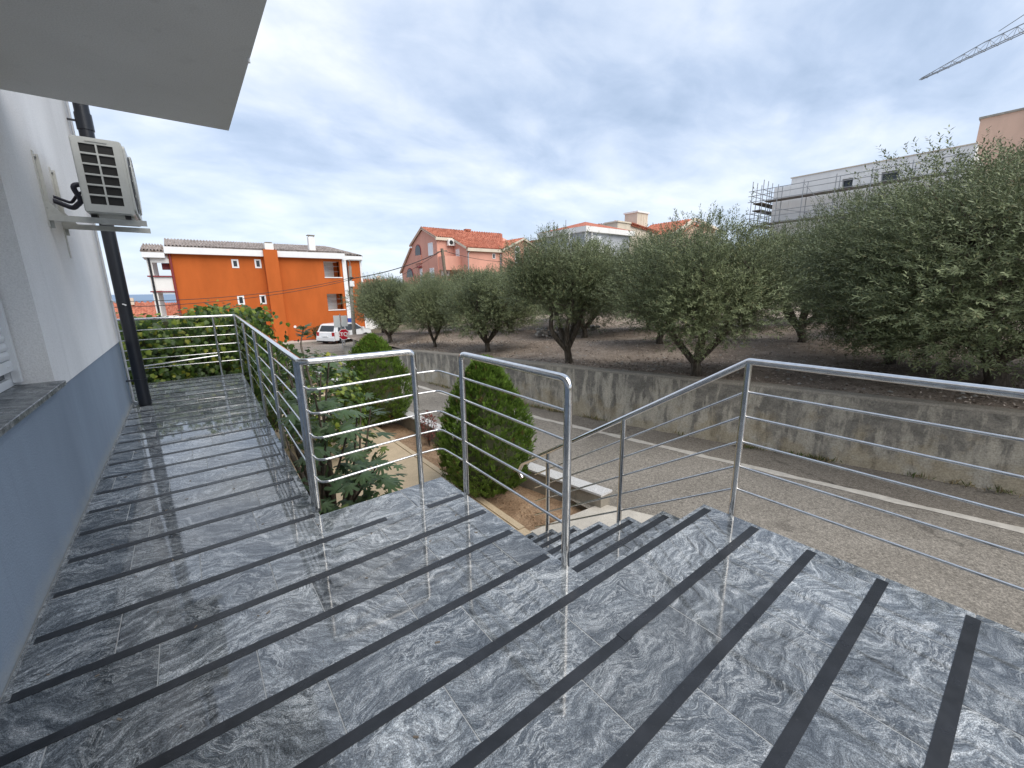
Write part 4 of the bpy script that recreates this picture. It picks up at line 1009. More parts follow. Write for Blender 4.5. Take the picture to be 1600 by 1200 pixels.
# ---- bushy growth behind the railing, between hedge and fig
bush = thing('leafy_bush', 'yellow green bush with small leaves behind the walkway railing posts', 'bush', (1.5, 8.0, road_z(8.0)))
def bush_pos(i, r):
    while True:
        v = Vector((r.gauss(0, 1), r.gauss(0, 1), r.gauss(0, 1))).normalized() * r.uniform(.7, 1.05)
        if v.z > -.8: break
    p = Vector((1.75 + v.x * .75, 8.3 + v.y * 1.5, -.55 + v.z * 1.0)); n = (v + Vector((0, 0, .4)) + Vector((r.gauss(0, .4),) * 3)).normalized()
    d = Vector((r.gauss(0, .6), r.gauss(0, .6), -.6)); d = d - n * d.dot(n)
    return leaf_matrix(p, d, n, r.uniform(.6, 1.05))
for i in range(120):
    me = rh.choices(vinem, (3, 3, 2, .8, 2))[0]; mw = bush_pos(i, rh)
    o = bpy.data.objects.new('leaf', me); COL.objects.link(o); o.parent = bush; o.matrix_local = Matrix.Translation(-wl(bush)) @ mw
link('foliage', scatter_quads(1500, vinem, bush_pos, None, rh, (3, 2, 3, .5, 3)), bush, 'stuff', (0, 0, 0))
hb = MB()
for k in range(9):
    a = k * .7; hb.tube([(1.75, 8.3, -1.5), (1.75 + .4 * math.cos(a), 8.3 + .7 * math.sin(a), -.2)], [.025, .008], 5, False)
hb.build('stems', 'bark', bush)
# ---- small russet shrub and dark shrub by the orange house
def small_shrub(name, label, cat, x, y, z, h, w, col, mat, n=900, seed=1, L=.045):
    rng = np.random.default_rng(seed); t = thing(name, label, cat, (x, y, z))
    d = unit(rng.normal(size=(n, 3))); P = np.array([x, y, z + h * .58]) + d * np.array([w / 2, w / 2, h * .42]) * rng.uniform(.35, 1, (n, 1)) ** .5
    D = unit(d + rng.normal(size=(n, 3)) * .6 + np.array([0, 0, .3])); LL = rng.uniform(.7, 1.3, n) * L
    cols = np.array(col) * rng.uniform(.5, 1.5, (n, 1))
    link('foliage', fastmesh('foliage', leaves_at(P, D, unit(rng.normal(size=(n, 3))), LL, LL * .42) - np.array([x, y, z]), cols, mat), t, None, (x, y, z))
    mb = MB()
    for k in range(6): a = k * 1.05; mb.tube([(x, y, z), (x + w * .3 * math.cos(a), y + w * .3 * math.sin(a), z + h * .8)], [.012, .004], 5, False)
    mb.build('stems', 'bark', t); return t
small_shrub('russet_shrub', 'thin reddish brown shrub between the two conifers at the garden wall', 'shrub', 3.52, 7.3, road_z(7.3) - .1, .72, .30, (.20, .055, .045), 'red_leaf', 520, 3, .04)
small_shrub('dark_shrub', 'dark green shrub against the orange wall beside the white car', 'shrub', 8.1, 34.9, road_z(34.9), 1.2, 1.1, (.035, .06, .025), 'green_leaf', 900, 6, .12)
small_shrub('verge_shrub', 'low leafy plants under the utility pole beside the stop sign', 'shrub', 9.1, 26.6, road_z(26.6), .9, 1.8, (.06, .08, .03), 'green_leaf', 1200, 8, .09)

# ================================================================= BUILDINGS
def corr_roof(name, mat, parent, A, B, Cc, Dd, n, amp=.05, thick=.08):
    """corrugated tile slope: eave A->B, ridge D->C"""
    A, B, Cc, Dd = map(Vector, (A, B, Cc, Dd)); nrm = (B - A).cross(Dd - A).normalized()
    if nrm.z < 0: nrm = -nrm
    mb = MB(); k = 6; N = n * k; vs = []
    for i in range(N + 1):
        t = i / N; h = nrm * (amp * math.sin(2 * PI * i / k)); vs.append(A.lerp(B, t) + h); vs.append(Dd.lerp(Cc, t) + h)
    mb.add(vs, [(2 * i, 2 * i + 2, 2 * i + 3, 2 * i + 1) for i in range(N)], True)
    lo = [p - nrm * (amp + thick) for p in (A, B, Cc, Dd)]; hi = [p - nrm * (amp * 1.05) for p in (A, B, Cc, Dd)]
    mb.add(lo + hi, [(0, 1, 2, 3), (4, 7, 6, 5), (0, 4, 5, 1), (1, 5, 6, 2), (2, 6, 7, 3), (3, 7, 4, 0)])
    return mb.build(name, mat, parent, fixn=False)
def window(parent, axis, pos, u0, u1, z0, z1, frame=.07, out=.03, name='window', pane='glass', fmat='white_paint'):
    """window on a wall plane; axis 'y' -> plane y=pos facing -y ; 'x' -> plane x=pos facing -x"""
    mb = MB(); f = frame
    parts = [(u0, u1, z1 - f, z1), (u0, u1, z0, z0 + f), (u0, u0 + f, z0 + f, z1 - f), (u1 - f, u1, z0 + f, z1 - f)]
    for a, b, c, d in parts:
        if axis == 'y': mb.box(a, pos - out, c, b, pos - .002, d)
        else: mb.box(pos - out, a, c, pos - .002, b, d)
    w = mb.build(name, fmat, parent)
    mb = MB()
    if axis == 'y': mb.box(u0 + f, pos - out * .45, z0 + f, u1 - f, pos - .003, z1 - f)
    else: mb.box(pos - out * .45, u0 + f, z0 + f, pos - .003, u1 - f, z1 - f)
    mb.build('pane', pane, w); return w
# ---- orange apartment house
ob = thing('orange_apartment_house', 'bright orange apartment house with brown tiled roof and white balconies at its left side', 'building', (5, 36, -2.4))
OY = 36.0
lg = [(9.2, 10.42, 2.62, 3.83), (9.2, 10.42, .05, 1.30)]
small = [(3.1, 3.52, 3.19, 3.78), (4.5, 4.91, 3.21, 3.83), (3.11, 3.53, .64, 1.28), (4.5, 4.91, .64, 1.30)]
mb = MB(); grid_holes(mb, 'y', OY, .3, -.33, 10.62, -2.9, 4.02, lg)
mb.box(-.33, OY + .3, -2.9, -.03, 47, 4.02).box(10.35, OY + 1.4, -2.9, 10.62, 47, 4.02).box(-.03, 46.7, -2.9, 10.35, 47, 4.02)
mb.build('wall', 'orange_wall', ob)
mb = MB().box(5.07, OY - .55, -2.9, 5.96, OY - .002, 4.50); mb.build('chimney_breast', 'orange_wall', ob)
for (a, b, c, d) in lg: MB().box(a - .05, OY + 1.6, c - .1, b - .001, OY + 1.7, d + .1).box(a - .05, OY + .302, d + .0, b, OY + 1.6, d + .1).box(a - .05, OY + .302, c - .12, b, OY + 1.6, c - .02).box(a - .15, OY + .302, c - .1, a - .05, OY + 1.6, d + .1).build('loggia', 'white_far', ob)
for (a, b, c, d) in lg:
    MB().box(a - .02, OY - .04, c - .07, b + .12, OY - .002, c - .001).build('loggia_sill', 'white_paint', ob)
    for k in (1, 2): MB().tube([(a, OY + .25, c + k * .42), (b, OY + .25, c + k * .42)], .012, 6).build('clothes_line', 'galv', ob)
    MB().box(a + .3, OY + 1.57, c, a + .75, OY + 1.598, d - .25).build('loggia_door', 'pvc', ob)
for (a, b, c, d) in small: window(ob, 'y', OY, a, b, c, d, .10)
MB().box(10.622, OY - .06, -.7, 10.93, OY + .3, 4.02).build('white_pilaster', 'white_paint', ob)
MB().box(10.622, OY - .065, -1.9, 10.93, OY + .3, -.702).build('blue_base', 'blue', ob)
MB().tube([(11.0, OY - .02, -2.3), (11.0, OY - .02, 3.9)], .05, 8).build('downpipe', 'rubber', ob)
MB().box(10.93, OY + .35, -2.9, 12.15, 47, 3.95).build('side_wing', 'orange_wall', ob)
MB().box(12.15, OY + .3, -2.9, 12.3, OY + .6, 3.95).build('corner_trim', 'white_paint', ob)
MB().box(-.48, OY - .35, 4.02, 10.8, OY - .0, 4.44).build('fascia', 'white_paint', ob); MB().box(10.75, OY + .1, 3.95, 12.35, OY + .4, 4.3).build('fascia', 'white_paint', ob)
MB().box(-.48, OY, 4.02, 12.3, 47, 4.10).build('eave_slab', 'white_paint', ob)
corr_roof('roof', 'tiles_brown', ob, (-.42, OY - .3, 4.52), (10.85, OY - .3, 4.54), (10.85, OY + 5.2, 5.46), (-.42, OY + 5.2, 5.46), 58, .045)
corr_roof('roof', 'tiles_brown', ob, (10.85, OY + .15, 4.42), (12.4, OY + .15, 4.38), (11.3, OY + 5.2, 5.36), (10.85, OY + 5.2, 5.42), 6, .06)
MB().prism([(OY - .2, 4.1), (OY + 5.2, 4.1), (OY + 5.2, 5.3)], 'x', -.4, 10.8).build('gable', 'white_paint', ob)
ch = MB().box(5.25, OY - .35, 4.5, 5.80, OY + .15, 4.95).build('chimney', 'white_far', ob); MB().box(5.3, OY - .3, 5.0, 5.75, OY + .1, 5.04).box(5.3, OY - .3, 4.95, 5.36, OY - .24, 5.0).box(5.69, OY - .3, 4.95, 5.75, OY - .24, 5.0).build('chimney_cap', 'kerb', ch)
ch = MB().box(8.35, OY + .2, 4.45, 8.80, OY + .65, 5.62).build('chimney', 'white_far', ob); MB().box(8.32, OY + .17, 5.72, 8.83, OY + .68, 5.78).box(8.35, OY + .2, 5.62, 8.42, OY + .27, 5.72).box(8.73, OY + .2, 5.62, 8.80, OY + .27, 5.72).build('chimney_cap', 'kerb', ch)
# white balcony frame on its left
mb = MB().box(-1.46, OY - .02, -2.9, -1.20, OY + .22, 3.72).box(-1.46, OY + 2.2, -2.9, -1.02, OY + 2.45, 3.72).box(-1.20, OY, 3.45, -.33, OY + .2, 3.72)
mb.build('balcony_frame', 'white_far', ob)
for z0, z1 in ((1.68, 2.55), (-.8, .05)): MB().box(-1.20, OY + .02, z0, -.335, OY + .16, z1).box(-1.42, OY + .22, z0, -1.30, OY + 2.2, z1).build('balcony_parapet', 'white_far', ob)
for z in (2.55, 1.58): MB().box(-1.56, OY - .08, z, -.20, OY + .2, z + .08).build('balcony_trim', 'maroon', ob)
MB().box(-1.46, OY + .2, 1.50, -.33, OY + 2.2, 1.57).box(-1.46, OY + .2, -.95, -.33, OY + 2.2, -.85).build('balcony_floor', 'white_far', ob)
MB().box(-1.62, OY - .3, 3.74, -.49, OY + 2.6, 4.12).build('balcony_fascia', 'white_paint', ob)
corr_roof('balcony_roof', 'tiles_brown', ob, (-1.66, OY - .34, 4.20), (-.50, OY - .34, 4.20), (-.50, OY + 2.0, 4.75), (-1.55, OY + 2.0, 4.75), 7, .055)
MB().tube([(-1.33, OY - .08, -2.5), (-1.33, OY - .08, 3.7)], .06, 8).build('downpipe', 'rubber', ob); MB().tube([(-.24, OY - .08, -2.5), (-.24, OY - .08, 3.98)], .06, 8).build('downpipe', 'maroon', ob)
MB().box(-.75, OY + .5, 3.05, -.33, OY + 1.2, 3.45).build('awning_box', 'maroon', ob)
MB().disc((6.6, -1.15), .10, 'y', (OY - .03, OY - .002), 14).build('vent_cover', 'white_paint', ob)
MB().box(6.3, OY - .7, -2.45, 7.9, OY - .45, -2.15).build('low_step', 'maroon', ob)
bx_ = thing('concrete_planter', 'small concrete planter standing by the foot of the orange wall', 'planter', (4.4, 34.6, -2.3))
MB().box(4.0, 34.4, -2.4, 4.9, 34.9, -2.0).build('trough', 'kerb', bx_); MB().box(3.94, 34.34, -2.0, 4.96, 34.96, -1.92).build('rim', 'pale_concrete', bx_)

# ---- salmon pink house
pb = thing('salmon_house', 'salmon pink three storey house with orange tiled roof behind the left olive trees', 'building', (24, 41, -2))
X0, Y0, X1, Y1 = 21.0, 39.15, 22.91, 36.61
GP = [(39.15, -3), (39.15, 6.55), (42.15, 7.72), (45.0, 6.35), (45.07, 6.0), (48.1, 3.62), (48.12, -3)]
MB().prism(GP, 'x', X0, 31.0).build('wall', 'pink_wall', pb)
MB().prism([(Y1, -3), (Y1, 5.35), (Y0 - .002, 6.42), (Y0 - .002, -3)], 'x', X1, 29.6).build('front_wing', 'pink_wall', pb)
MB().prism([(27.1, -3), (27.1, 5.45), (29.84, 6.62), (32.6, 5.45), (32.6, -3)], 'y', Y1 - .25, Y1 + 3.0).build('gabled_wing', 'pink_wall', pb)
corr_roof('roof', 'tiles_red', pb, (X1 - .15, Y1 - .25, 5.58), (27.2, Y1 - .25, 5.58), (31.5, 42.2, 8.02), (X1 - .15, 42.15, 7.98), 26, .06)
corr_roof('roof', 'tiles_red', pb, (X0 - .2, Y0 - .2, 6.72), (X1 - .15, Y0 - .2, 6.72), (X1 - .15, 42.15, 7.98), (X0 - .2, 42.15, 7.98), 8, .06)
corr_roof('roof', 'tiles_red', pb, (X0 - .2, 45.3, 6.38), (31.3, 45.3, 6.38), (31.3, 42.15, 7.98), (X0 - .2, 42.15, 7.98), 30, .06)
corr_roof('roof', 'tiles_red', pb, (X0 - .2, 48.4, 3.6), (31.3, 48.4, 3.6), (31.3, 45.07, 6.12), (X0 - .2, 45.07, 6.12), 30, .06)
corr_roof('roof', 'tiles_red', pb, (26.9, Y1 - .5, 5.56), (26.9, 41.5, 5.9), (29.84, 41.5, 6.85), (29.84, Y1 - .5, 6.85), 14, .05)
corr_roof('roof', 'tiles_red', pb, (32.8, Y1 - .5, 5.56), (32.8, 41.5, 5.56), (29.84, 41.5, 6.85), (29.84, Y1 - .5, 6.85), 14, .05)
for a, b in (((X0 - .14, 39.0, 6.62), (X0 - .14, 42.15, 7.86)), ((X0 - .14, 42.15, 7.86), (X0 - .14, 45.25, 6.30)), ((X0 - .14, 45.1, 6.05), (X0 - .14, 48.35, 3.5)), ((X1 - .12, 36.45, 5.50), (X1 - .12, 39.0, 6.50))): MB().bar(a, b, .12, .20).build('verge_trim', 'cream_wall', pb)
MB().box(X0 - .2, Y0 - .25, 6.38, X1 - .2, Y0 - .01, 6.66).build('fascia', 'cream_wall', pb); MB().box(X1 - .05, Y1 - .3, 5.22, 27.1, Y1 - .01, 5.52).build('fascia', 'cream_wall', pb)
MB().bar((27.0, Y1 - .48, 5.45), (29.84, Y1 - .48, 6.74), .12, .18).bar((29.84, Y1 - .48, 6.74), (32.7, Y1 - .48, 5.45), .12, .18).build('verge_trim', 'cream_wall', pb)
window(pb, 'x', X0, 40.0, 41.03, 5.0, 6.25, .06, .05, 'shutter', 'pvc'); window(pb, 'x', X0, 40.0, 40.95, 2.4, 3.74, .06, .05, 'shutter', 'pvc')
def arch(pts_u, z0, z1, n=8):
    u0, u1 = pts_u; r = (u1 - u0) / 2; c = (u0 + u1) / 2
    return [(u0, z0)] + [(c - r * math.cos(PI * k / n), z1 - r + r * math.sin(PI * k / n)) for k in range(n + 1)] + [(u1, z0)]
for (u, z0, z1) in (((42.75, 44.15), 4.45, 6.35), ((45.0, 46.75), 2.2, 4.0)):
    fr = MB().prism(arch(u, z0, z1), 'x', X0 - .05, X0 - .002).build('arch_frame', 'maroon', pb)
    MB().prism(arch((u[0] + .09, u[1] - .09), z0, z1 - .1), 'x', X0 - .07, X0 - .051).build('pane', 'glass', fr)  # dark glazed panel stands in for the shaded opening of the loggia
    MB().box(X0 - .12, u[0] - .05, z0 - .1, X0 - .002, u[1] + .05, z0 + .75).build('parapet', 'pink_wall', pb)
MB().bar((X0 - .3, 43.2, 3.9), (X0 - .02, 43.2, 4.05), .9, .05).build('door_canopy', 'maroon', pb); window(pb, 'x', X0, 42.7, 43.3, 2.0, 3.8, .08, .04, 'door', 'pvc')
window(pb, 'x', X1, 38.0, 38.7, 3.9, 5.55, .06, .04, 'door', 'pvc')
MB().box(X0 + .1, Y0 - 1.35, 3.55, X1 + .1, Y0 - 1.2, 4.8).box(X0 + .1, Y0 - 1.2, 3.55, X0 + .22, Y0, 4.8).box(X0 + .1, Y0 - 1.35, 3.45, X1 + .1, Y0, 3.55).box(X1 - .01, 36.9, 3.55, X1 + .0, Y0 - 1.35, 4.8).build('balcony', 'pink_wall', pb)
MB().box(X1, Y0 - 2.0, 3.5, 24.0, Y0 - 1.9, 4.7).build('balcony', 'pink_wall', pb)
for (a, c) in ((22.1, 5.9), (21.3, 2.9)):
    u_ = MB().box(a, Y0 - .42, c, a + .8, Y0 - .08, c + .6).build('air_conditioner_unit', 'white_far', pb); MB().disc((a + .32, c + .3), .22, 'y', (Y0 - .44, Y0 - .421), 16).build('fan_opening', 'ac_dark', u_)
window(pb, 'y', Y1, 26.0, 26.35, 4.6, 5.1, .06, .03); window(pb, 'y', Y1, 25.9, 26.25, 2.2, 2.75, .06, .03)
MB().tube([(23.0, Y1 - .1, -2), (23.0, Y1 - .1, 5.0), (23.2, Y1 - .1, 5.2)], .06, 6).tube([(27.0, Y1 - .1, -2), (27.0, Y1 - .1, 5.1)], .06, 6).build('downpipe', 'galv', pb)
for u in ((28.75, 29.45), (30.05, 30.75)):
    fr = MB().prism(arch(u, 4.2, 6.0), 'y', Y1 - .30, Y1 - .252).build('arched_window', 'white_paint', pb); MB().prism(arch((u[0] + .08, u[1] - .08), 4.3, 5.92), 'y', Y1 - .32, Y1 - .301).build('pane', 'glass', fr); MB().box(u[0], Y1 - .33, 5.3, u[1], Y1 - .321, 5.4).build('transom', 'white_paint', fr)
MB().box(26.2, 41.9, 7.95, 26.9, 42.4, 8.15).build('roof_vent', 'tiles_dull', pb)

# ---- white villa with hipped roof
wb = thing('white_villa', 'white villa with shallow red hipped roof and balcony behind the olive grove', 'building', (54, 49, -1))
MB().box(48.95, 44.7, -4, 59.5, 54.5, 9.7).build('wall', 'grey_far', wb)
MB().box(48.3, 44.1, 9.7, 60.0, 55, 10.45).build('fascia', 'white_far', wb)
A, B, Cc, Dd, E_ = (48.3, 44.1, 10.46), (60.0, 44.1, 10.46), (60.0, 55, 10.46), (48.3, 55, 10.46), (54.0, 49.5, 12.1)
MB().add([A, B, Cc, Dd, E_], [(0, 1, 4), (1, 2, 4), (2, 3, 4), (3, 0, 4)]).build('roof', 'tiles_dull', wb)
MB().box(47.6, 44.7, 6.6, 48.95, 51, 7.7).box(48.95, 43.6, 6.6, 53.5, 44.7, 7.7).build('balcony', 'white_far', wb)
window(wb, 'y', 44.7, 50.6, 52.4, 7.0, 9.3, .12, .05, 'french_window', 'pvc'); window(wb, 'x', 48.95, 47.0, 48.3, 6.9, 9.2, .12, .05, 'window', 'pvc'); window(wb, 'x', 48.95, 50.0, 52.2, 7.8, 9.2, .12, .05, 'shutter', 'pvc')
MB().box(48.7, 44.45, 6.6, 48.94, 44.69, 9.7).box(49.9, 44.4, 7.7, 50.1, 44.6, 9.7).box(47.7, 47.0, 7.7, 47.9, 47.2, 9.7).build('columns', 'white_far', wb)
MB().box(49.5, 55, -4, 55, 62, 9.3).build('rear_wing', 'white_far', wb); MB().box(49.2, 54.9, 9.3, 55.4, 62.3, 9.65).build('rear_roof', 'tiles_dull', wb)
window(wb, 'x', 49.5, 56.3, 58.0, 7.0, 8.9, .12, .05); window(wb, 'x', 49.5, 59.3, 61.0, 7.0, 8.9, .12, .05)
for p in ((50.0, 50.0), (51.5, 53.5)): MB().tube([(p[0], p[1], 10.6), (p[0], p[1], 12.1)], .05, 5).build('roof_pipe', 'galv', wb)
# ---- cream house with square tower
cb = thing('cream_house_with_tower', 'cream house with a square tower and red roof behind the grove', 'building', (72, 52, 0))
MB().box(65.4, 52, -4, 84, 60, 11.6).prism([(65.4, 11.602), (65.4, 13.4), (69.2, 13.3), (84, 11.602)], 'y', 52, 60).build('wall', 'cream_wall', cb)
MB().box(65.2, 51.8, 13.3, 69.3, 55, 13.55).build('parapet', 'cream_wall', cb)
corr_roof('roof', 'tiles_dull', cb, (84.3, 51.7, 11.9), (84.3, 60.3, 11.9), (69.3, 60.3, 14.3), (69.3, 51.7, 13.5), 14, .08)
corr_roof('roof', 'tiles_dull', cb, (69.3, 51.6, 13.05), (84.3, 51.6, 11.6), (80, 56, 13.3), (69.4, 56, 14.4), 24, .08)
MB().box(72.6, 53, 12, 76.1, 56, 15.8).build('tower', 'cream_wall', cb); MB().box(72.4, 52.8, 15.8, 76.3, 56.2, 16.1).build('tower_cap', 'white_far', cb)
for k in range(4): MB().box(73.0 + k * .85, 52.95, 13.6, 73.1 + k * .85, 52.999, 15.7).build('tower_rib', 'cream_wall', cb)
# ---- peach gabled house
gb = thing('peach_gabled_house', 'peach gabled house whose roof peak shows above the middle olive tree', 'building', (85, 48, 0))
MB().prism([(77.6, -4), (77.6, 11.4), (84.8, 14.6), (93.8, 13.5), (93.8, -4)], 'y', 48, 58).build('wall', 'peach_wall', gb)
MB().bar((77.0, 47.8, 11.5), (84.8, 47.8, 14.95), .5, .45).bar((84.8, 47.8, 14.95), (94.5, 47.8, 13.6), .5, .45).build('verge_trim', 'cream_wall', gb)
MB().bar((78.6, 47.9, 11.1), (84.8, 47.9, 13.9), .2, .15).bar((84.8, 47.9, 13.9), (93, 47.9, 12.8), .2, .15).build('eave_line', 'tiles_dull', gb)
corr_roof('roof', 'tiles_dull', gb, (77, 47.9, 11.7), (77, 58, 11.7), (84.8, 58, 15.1), (84.8, 47.9, 15.1), 16, .08)
MB().box(89, 47.6, 9.8, 93, 47.99, 12.6).build('dormer', 'cream_wall', gb)
# ---- white building with scaffolding
sb = thing('white_apartment_block', 'white apartment block under construction standing behind scaffolding at right', 'building', (44, 10, 0))
wins = [(10.35, 9.65, 8.86)]
mb = MB(); SX = 42.95
hs = [(11.35, 12.05, 8.86, 9.70), (8.6, 9.65, 8.85, 9.72), (11.35, 12.05, 5.9, 6.8)]
grid_holes(mb, 'x', SX, .3, 4.9, 15.7, -3, 10.5, hs); mb.box(SX + .3, 4.9, -3, 43.8, 5.2, 10.5).box(SX + .3, 15.4, -3, 55, 15.7, 10.5).box(SX + .3, 5.2, 10.2, 55, 15.4, 10.5); mb.build('wall', 'white_far', sb)
MB().box(SX - .01, 15.72, -3, 52, 17.0, 9.95).build('side_bay', 'white_far', sb)
MB().box(SX - .06, 4.85, 10.5, SX + .2, 15.8, 10.56).build('coping', 'cream_wall', sb)
for (a, b, c, d) in hs: window(sb, 'x', SX + .24, a, b, c, d, .07, .04, 'window', 'glass', 'galv')
sc_ = thing('scaffolding', 'steel tube scaffolding with plank decks round the white apartment block', 'scaffolding', (41.8, 10, 0))
fx, bx2 = 41.7, 42.6
for yy in (18.3, 17.4, 16.2, 14.3, 12.1, 9.9, 7.7, 5.5):
    for x in (fx, bx2): MB().tube([(x, yy, -2), (x, yy, 10.55 if yy > 17 else 9.95)], .035, 6).build('upright', 'galv', sc_)
for z in (9.75, 9.35, 8.85, 7.85, 7.45, 6.95, 5.1):
    MB().tube([(fx, 18.6, z), (fx, 5.0, z)], .028, 6).build('ledger', 'galv', sc_)
for z in (8.75, 6.85, 5.0): MB().box(fx + .05, 5.0, z - .03, bx2 - .05, 17.2, z + .05).build('plank_deck', 'plank', sc_)
for z in (9.75, 9.35, 8.85, 7.85, 7.4, 6.95, 5.1):
    MB().tube([(fx, 17.4, z), (47.5, 17.4, z)], .028, 6).tube([(fx, 18.3, z), (47.5, 18.3, z)], .028, 6).build('ledger', 'galv', sc_)
for z in (8.7, 8.1, 6.8): MB().box(fx + .1, 17.45, z - .04, 47.4, 18.2, z + .04).build('plank_deck', 'plank', sc_)
for x in (43.5, 45.3, 47.2):
    for yy in (17.4, 18.3): MB().tube([(x, yy, -2), (x, yy, 10.5)], .035, 6).build('upright', 'galv', sc_)
MB().tube([(fx, 16.2, 8.0), (fx, 12.1, 6.9)], .028, 6).tube([(fx, 14.3, 9.7), (fx, 12.1, 6.9)], .02, 6).build('brace', 'galv', sc_)
# ---- peach block at the right edge
kb = thing('peach_apartment_block', 'plain peach coloured block rising above the olive trees at the right edge', 'building', (53, 3, 0))
MB().box(53, -6, -3, 62, 6.15, 14.4).build('wall', 'peach_wall', kb); MB().box(52.9, -6.1, 14.4, 62, 6.25, 14.55).build('coping', 'kerb', kb)
# ---- distant red roofed houses
def town(x, y, w, d, zt_, h, mw, mr, label, group=None):
    t = thing('distant_house', label, 'house', (x, y, zt_ - 8), group)
    MB().box(x - w / 2, y, zt_ - 9, x + w / 2, y + d, zt_ - h).build('wall', mw, t)
    corr_roof('roof', mr, t, (x - w / 2 - .3, y - .3, zt_ - h), (x + w / 2 + .3, y - .3, zt_ - h), (x + w / 2 + .3, y + d / 2, zt_), (x - w / 2 - .3, y + d / 2, zt_), 16, .08)
    corr_roof('roof', mr, t, (x - w / 2 - .3, y + d + .3, zt_ - h), (x + w / 2 + .3, y + d + .3, zt_ - h), (x + w / 2 + .3, y + d / 2, zt_), (x - w / 2 - .3, y + d / 2, zt_), 16, .08)
    c = MB().box(x + w * .2, y + d * .4, zt_ - .3, x + w * .2 + .5, y + d * .4 + .5, zt_ + .5).build('chimney', 'cream_wall', t)
    for k in (-.3, .0, .3): window(t, 'y', y, x + k * w - .5, x + k * w + .5, zt_ - h - 1.8, zt_ - h - .6, .08, .04)
    return t
town(-6.5, 62, 7.6, 9, .55, 2.0, 'white_far', 'tiles_red', 'wide low house with orange red roof below the sea horizon at far left')
town(-1.0, 72, 3.4, 6, .25, 1.7, 'cream_wall', 'tiles_red', 'small house with red gable seen through the orange building balcony')
town(24.5, 66, 7.0, 8, 3.4, 1.5, 'white_far', 'tiles_dull', 'white house with red roof showing between orange building and olive trees')
town(-16, 90, 9, 9, -1.0, 2.0, 'white_far', 'tiles_red', 'farther house with red roof at the left edge behind the drainpipe')

# ================================================================= STREET FURNITURE, WIRES
st = thing('stop_sign', 'red octagonal STOP sign on a steel post in front of the white car', 'sign', (7.22, 25.5, road_z(25.5)))
zc_ = -.98
oc = [(7.22 + .34 * math.cos(PI / 8 + k * PI / 4), zc_ + .34 * math.sin(PI / 8 + k * PI / 4)) for k in range(8)]
plate = MB().prism(oc, 'y', 25.44, 25.455).build('border', 'white_paint', st)
oc2 = [(7.22 + .312 * math.cos(PI / 8 + k * PI / 4), zc_ + .312 * math.sin(PI / 8 + k * PI / 4)) for k in range(8)]
MB().prism(oc2, 'y', 25.436, 25.4395).build('sign_face', 'stop_red', st)
MB().tube([(7.22, 25.49, road_z(25.5) - .05), (7.22, 25.49, -.70)], .03, 8).build('post', 'galv', st)
cu = bpy.data.curves.new('lettering', 'FONT'); cu.body = 'STOP'; cu.align_x = 'CENTER'; cu.align_y = 'CENTER'; cu.size = .30; cu.extrude = .002; cu.offset = .006
to = bpy.data.objects.new('tmp', cu); COL.objects.link(to); bpy.context.view_layer.update()
me = bpy.data.meshes.new_from_object(to); bpy.data.objects.remove(to)
me.name = 'lettering'; me.materials.append(M['white_paint'])
me.transform(Matrix.Rotation(PI / 2, 4, 'X')); lo = link('lettering', me, st, None, (7.22, 25.433, zc_))
sg = thing('street_board', 'two blank pale grey boards on a post above the stop sign', 'sign', (7.3, 27.5, road_z(27.5)))
MB().box(7.25, 27.45, -.72, 7.62, 27.48, .02).build('board', 'board', sg); MB().box(7.70, 27.45, -.68, 8.08, 27.48, .0).build('board', 'board', sg)
MB().tube([(7.66, 27.5, road_z(27.5)), (7.66, 27.5, .1)], .035, 8).build('post', 'galv', sg)
lp = thing('street_lamp', 'concrete utility pole carrying a street lamp in front of the orange building', 'street lamp', (8.25, 27, road_z(27)))
MB().tube([(8.28, 27, -2.1), (8.33, 27, .6), (8.42, 27, 3.0)], [.13, .115, .09], 12).build('pole', 'kerb', lp)
MB().tube([(8.42, 27, 2.9), (8.42, 26.95, 3.25), (8.25, 26.8, 3.35)], .03, 8).build('lamp_arm', 'galv', lp); MB().prism([(7.95, 3.32), (8.3, 3.36), (8.3, 3.44), (8.05, 3.44)], 'y', 26.72, 26.9).build('lamp_head', 'white_paint', lp)
MB().box(8.26, 26.78, 1.78, 8.52, 26.90, 2.10).build('meter_box', 'white_paint', lp); MB().tube([(8.3, 26.86, 2.3), (8.52, 26.86, 2.3)], .05, 6).build('insulator', 'rubber', lp)
wp_ = thing('wooden_pole', 'leaning weathered wooden utility pole in front of the salmon house', 'utility pole', (17.4, 31, -2))
MB().tube([(17.75, 31, -2.2), (17.05, 31, 4.75)], [.17, .12], 10).build('pole', 'wood', wp_); MB().bar((16.6, 31, 4.45), (17.5, 31, 4.6), .08, .08).build('crossarm', 'wood', wp_)
def wire(name, a, b, sag, label, r=.014):
    a, b = Vector(a), Vector(b); pts = [a.lerp(b, k / 20) - Vector((0, 0, sag * 4 * (k / 20) * (1 - k / 20))) for k in range(21)]
    o = MB().tube(pts, r, 5, False).build(name, 'wire', fixn=False); tag(o, label, 'wire'); return o
wire('overhead_cable', (8.4, 26.9, 2.25), (17.1, 31, 4.6), .28, 'black overhead cable from the lamp pole up to the leaning wooden pole', .03)
wire('overhead_cable', (8.4, 26.9, 2.3), (-9.0, 22.0, 1.9), .9, 'upper black cable crossing the orange facade to the left')
wire('overhead_cable', (8.4, 26.9, 2.2), (-9.0, 21.6, 1.5), .85, 'lower black cable crossing the orange facade to the left')
wire('overhead_cable', (17.1, 31, 4.6), (31.0, 35.9, 4.6), .5, 'black cable from the wooden pole along the salmon house wall', .02)
wire('overhead_cable', (17.05, 31, 4.6), (12.5, 40, 1.2), .4, 'thin cable falling left from the wooden pole across the salmon gable')

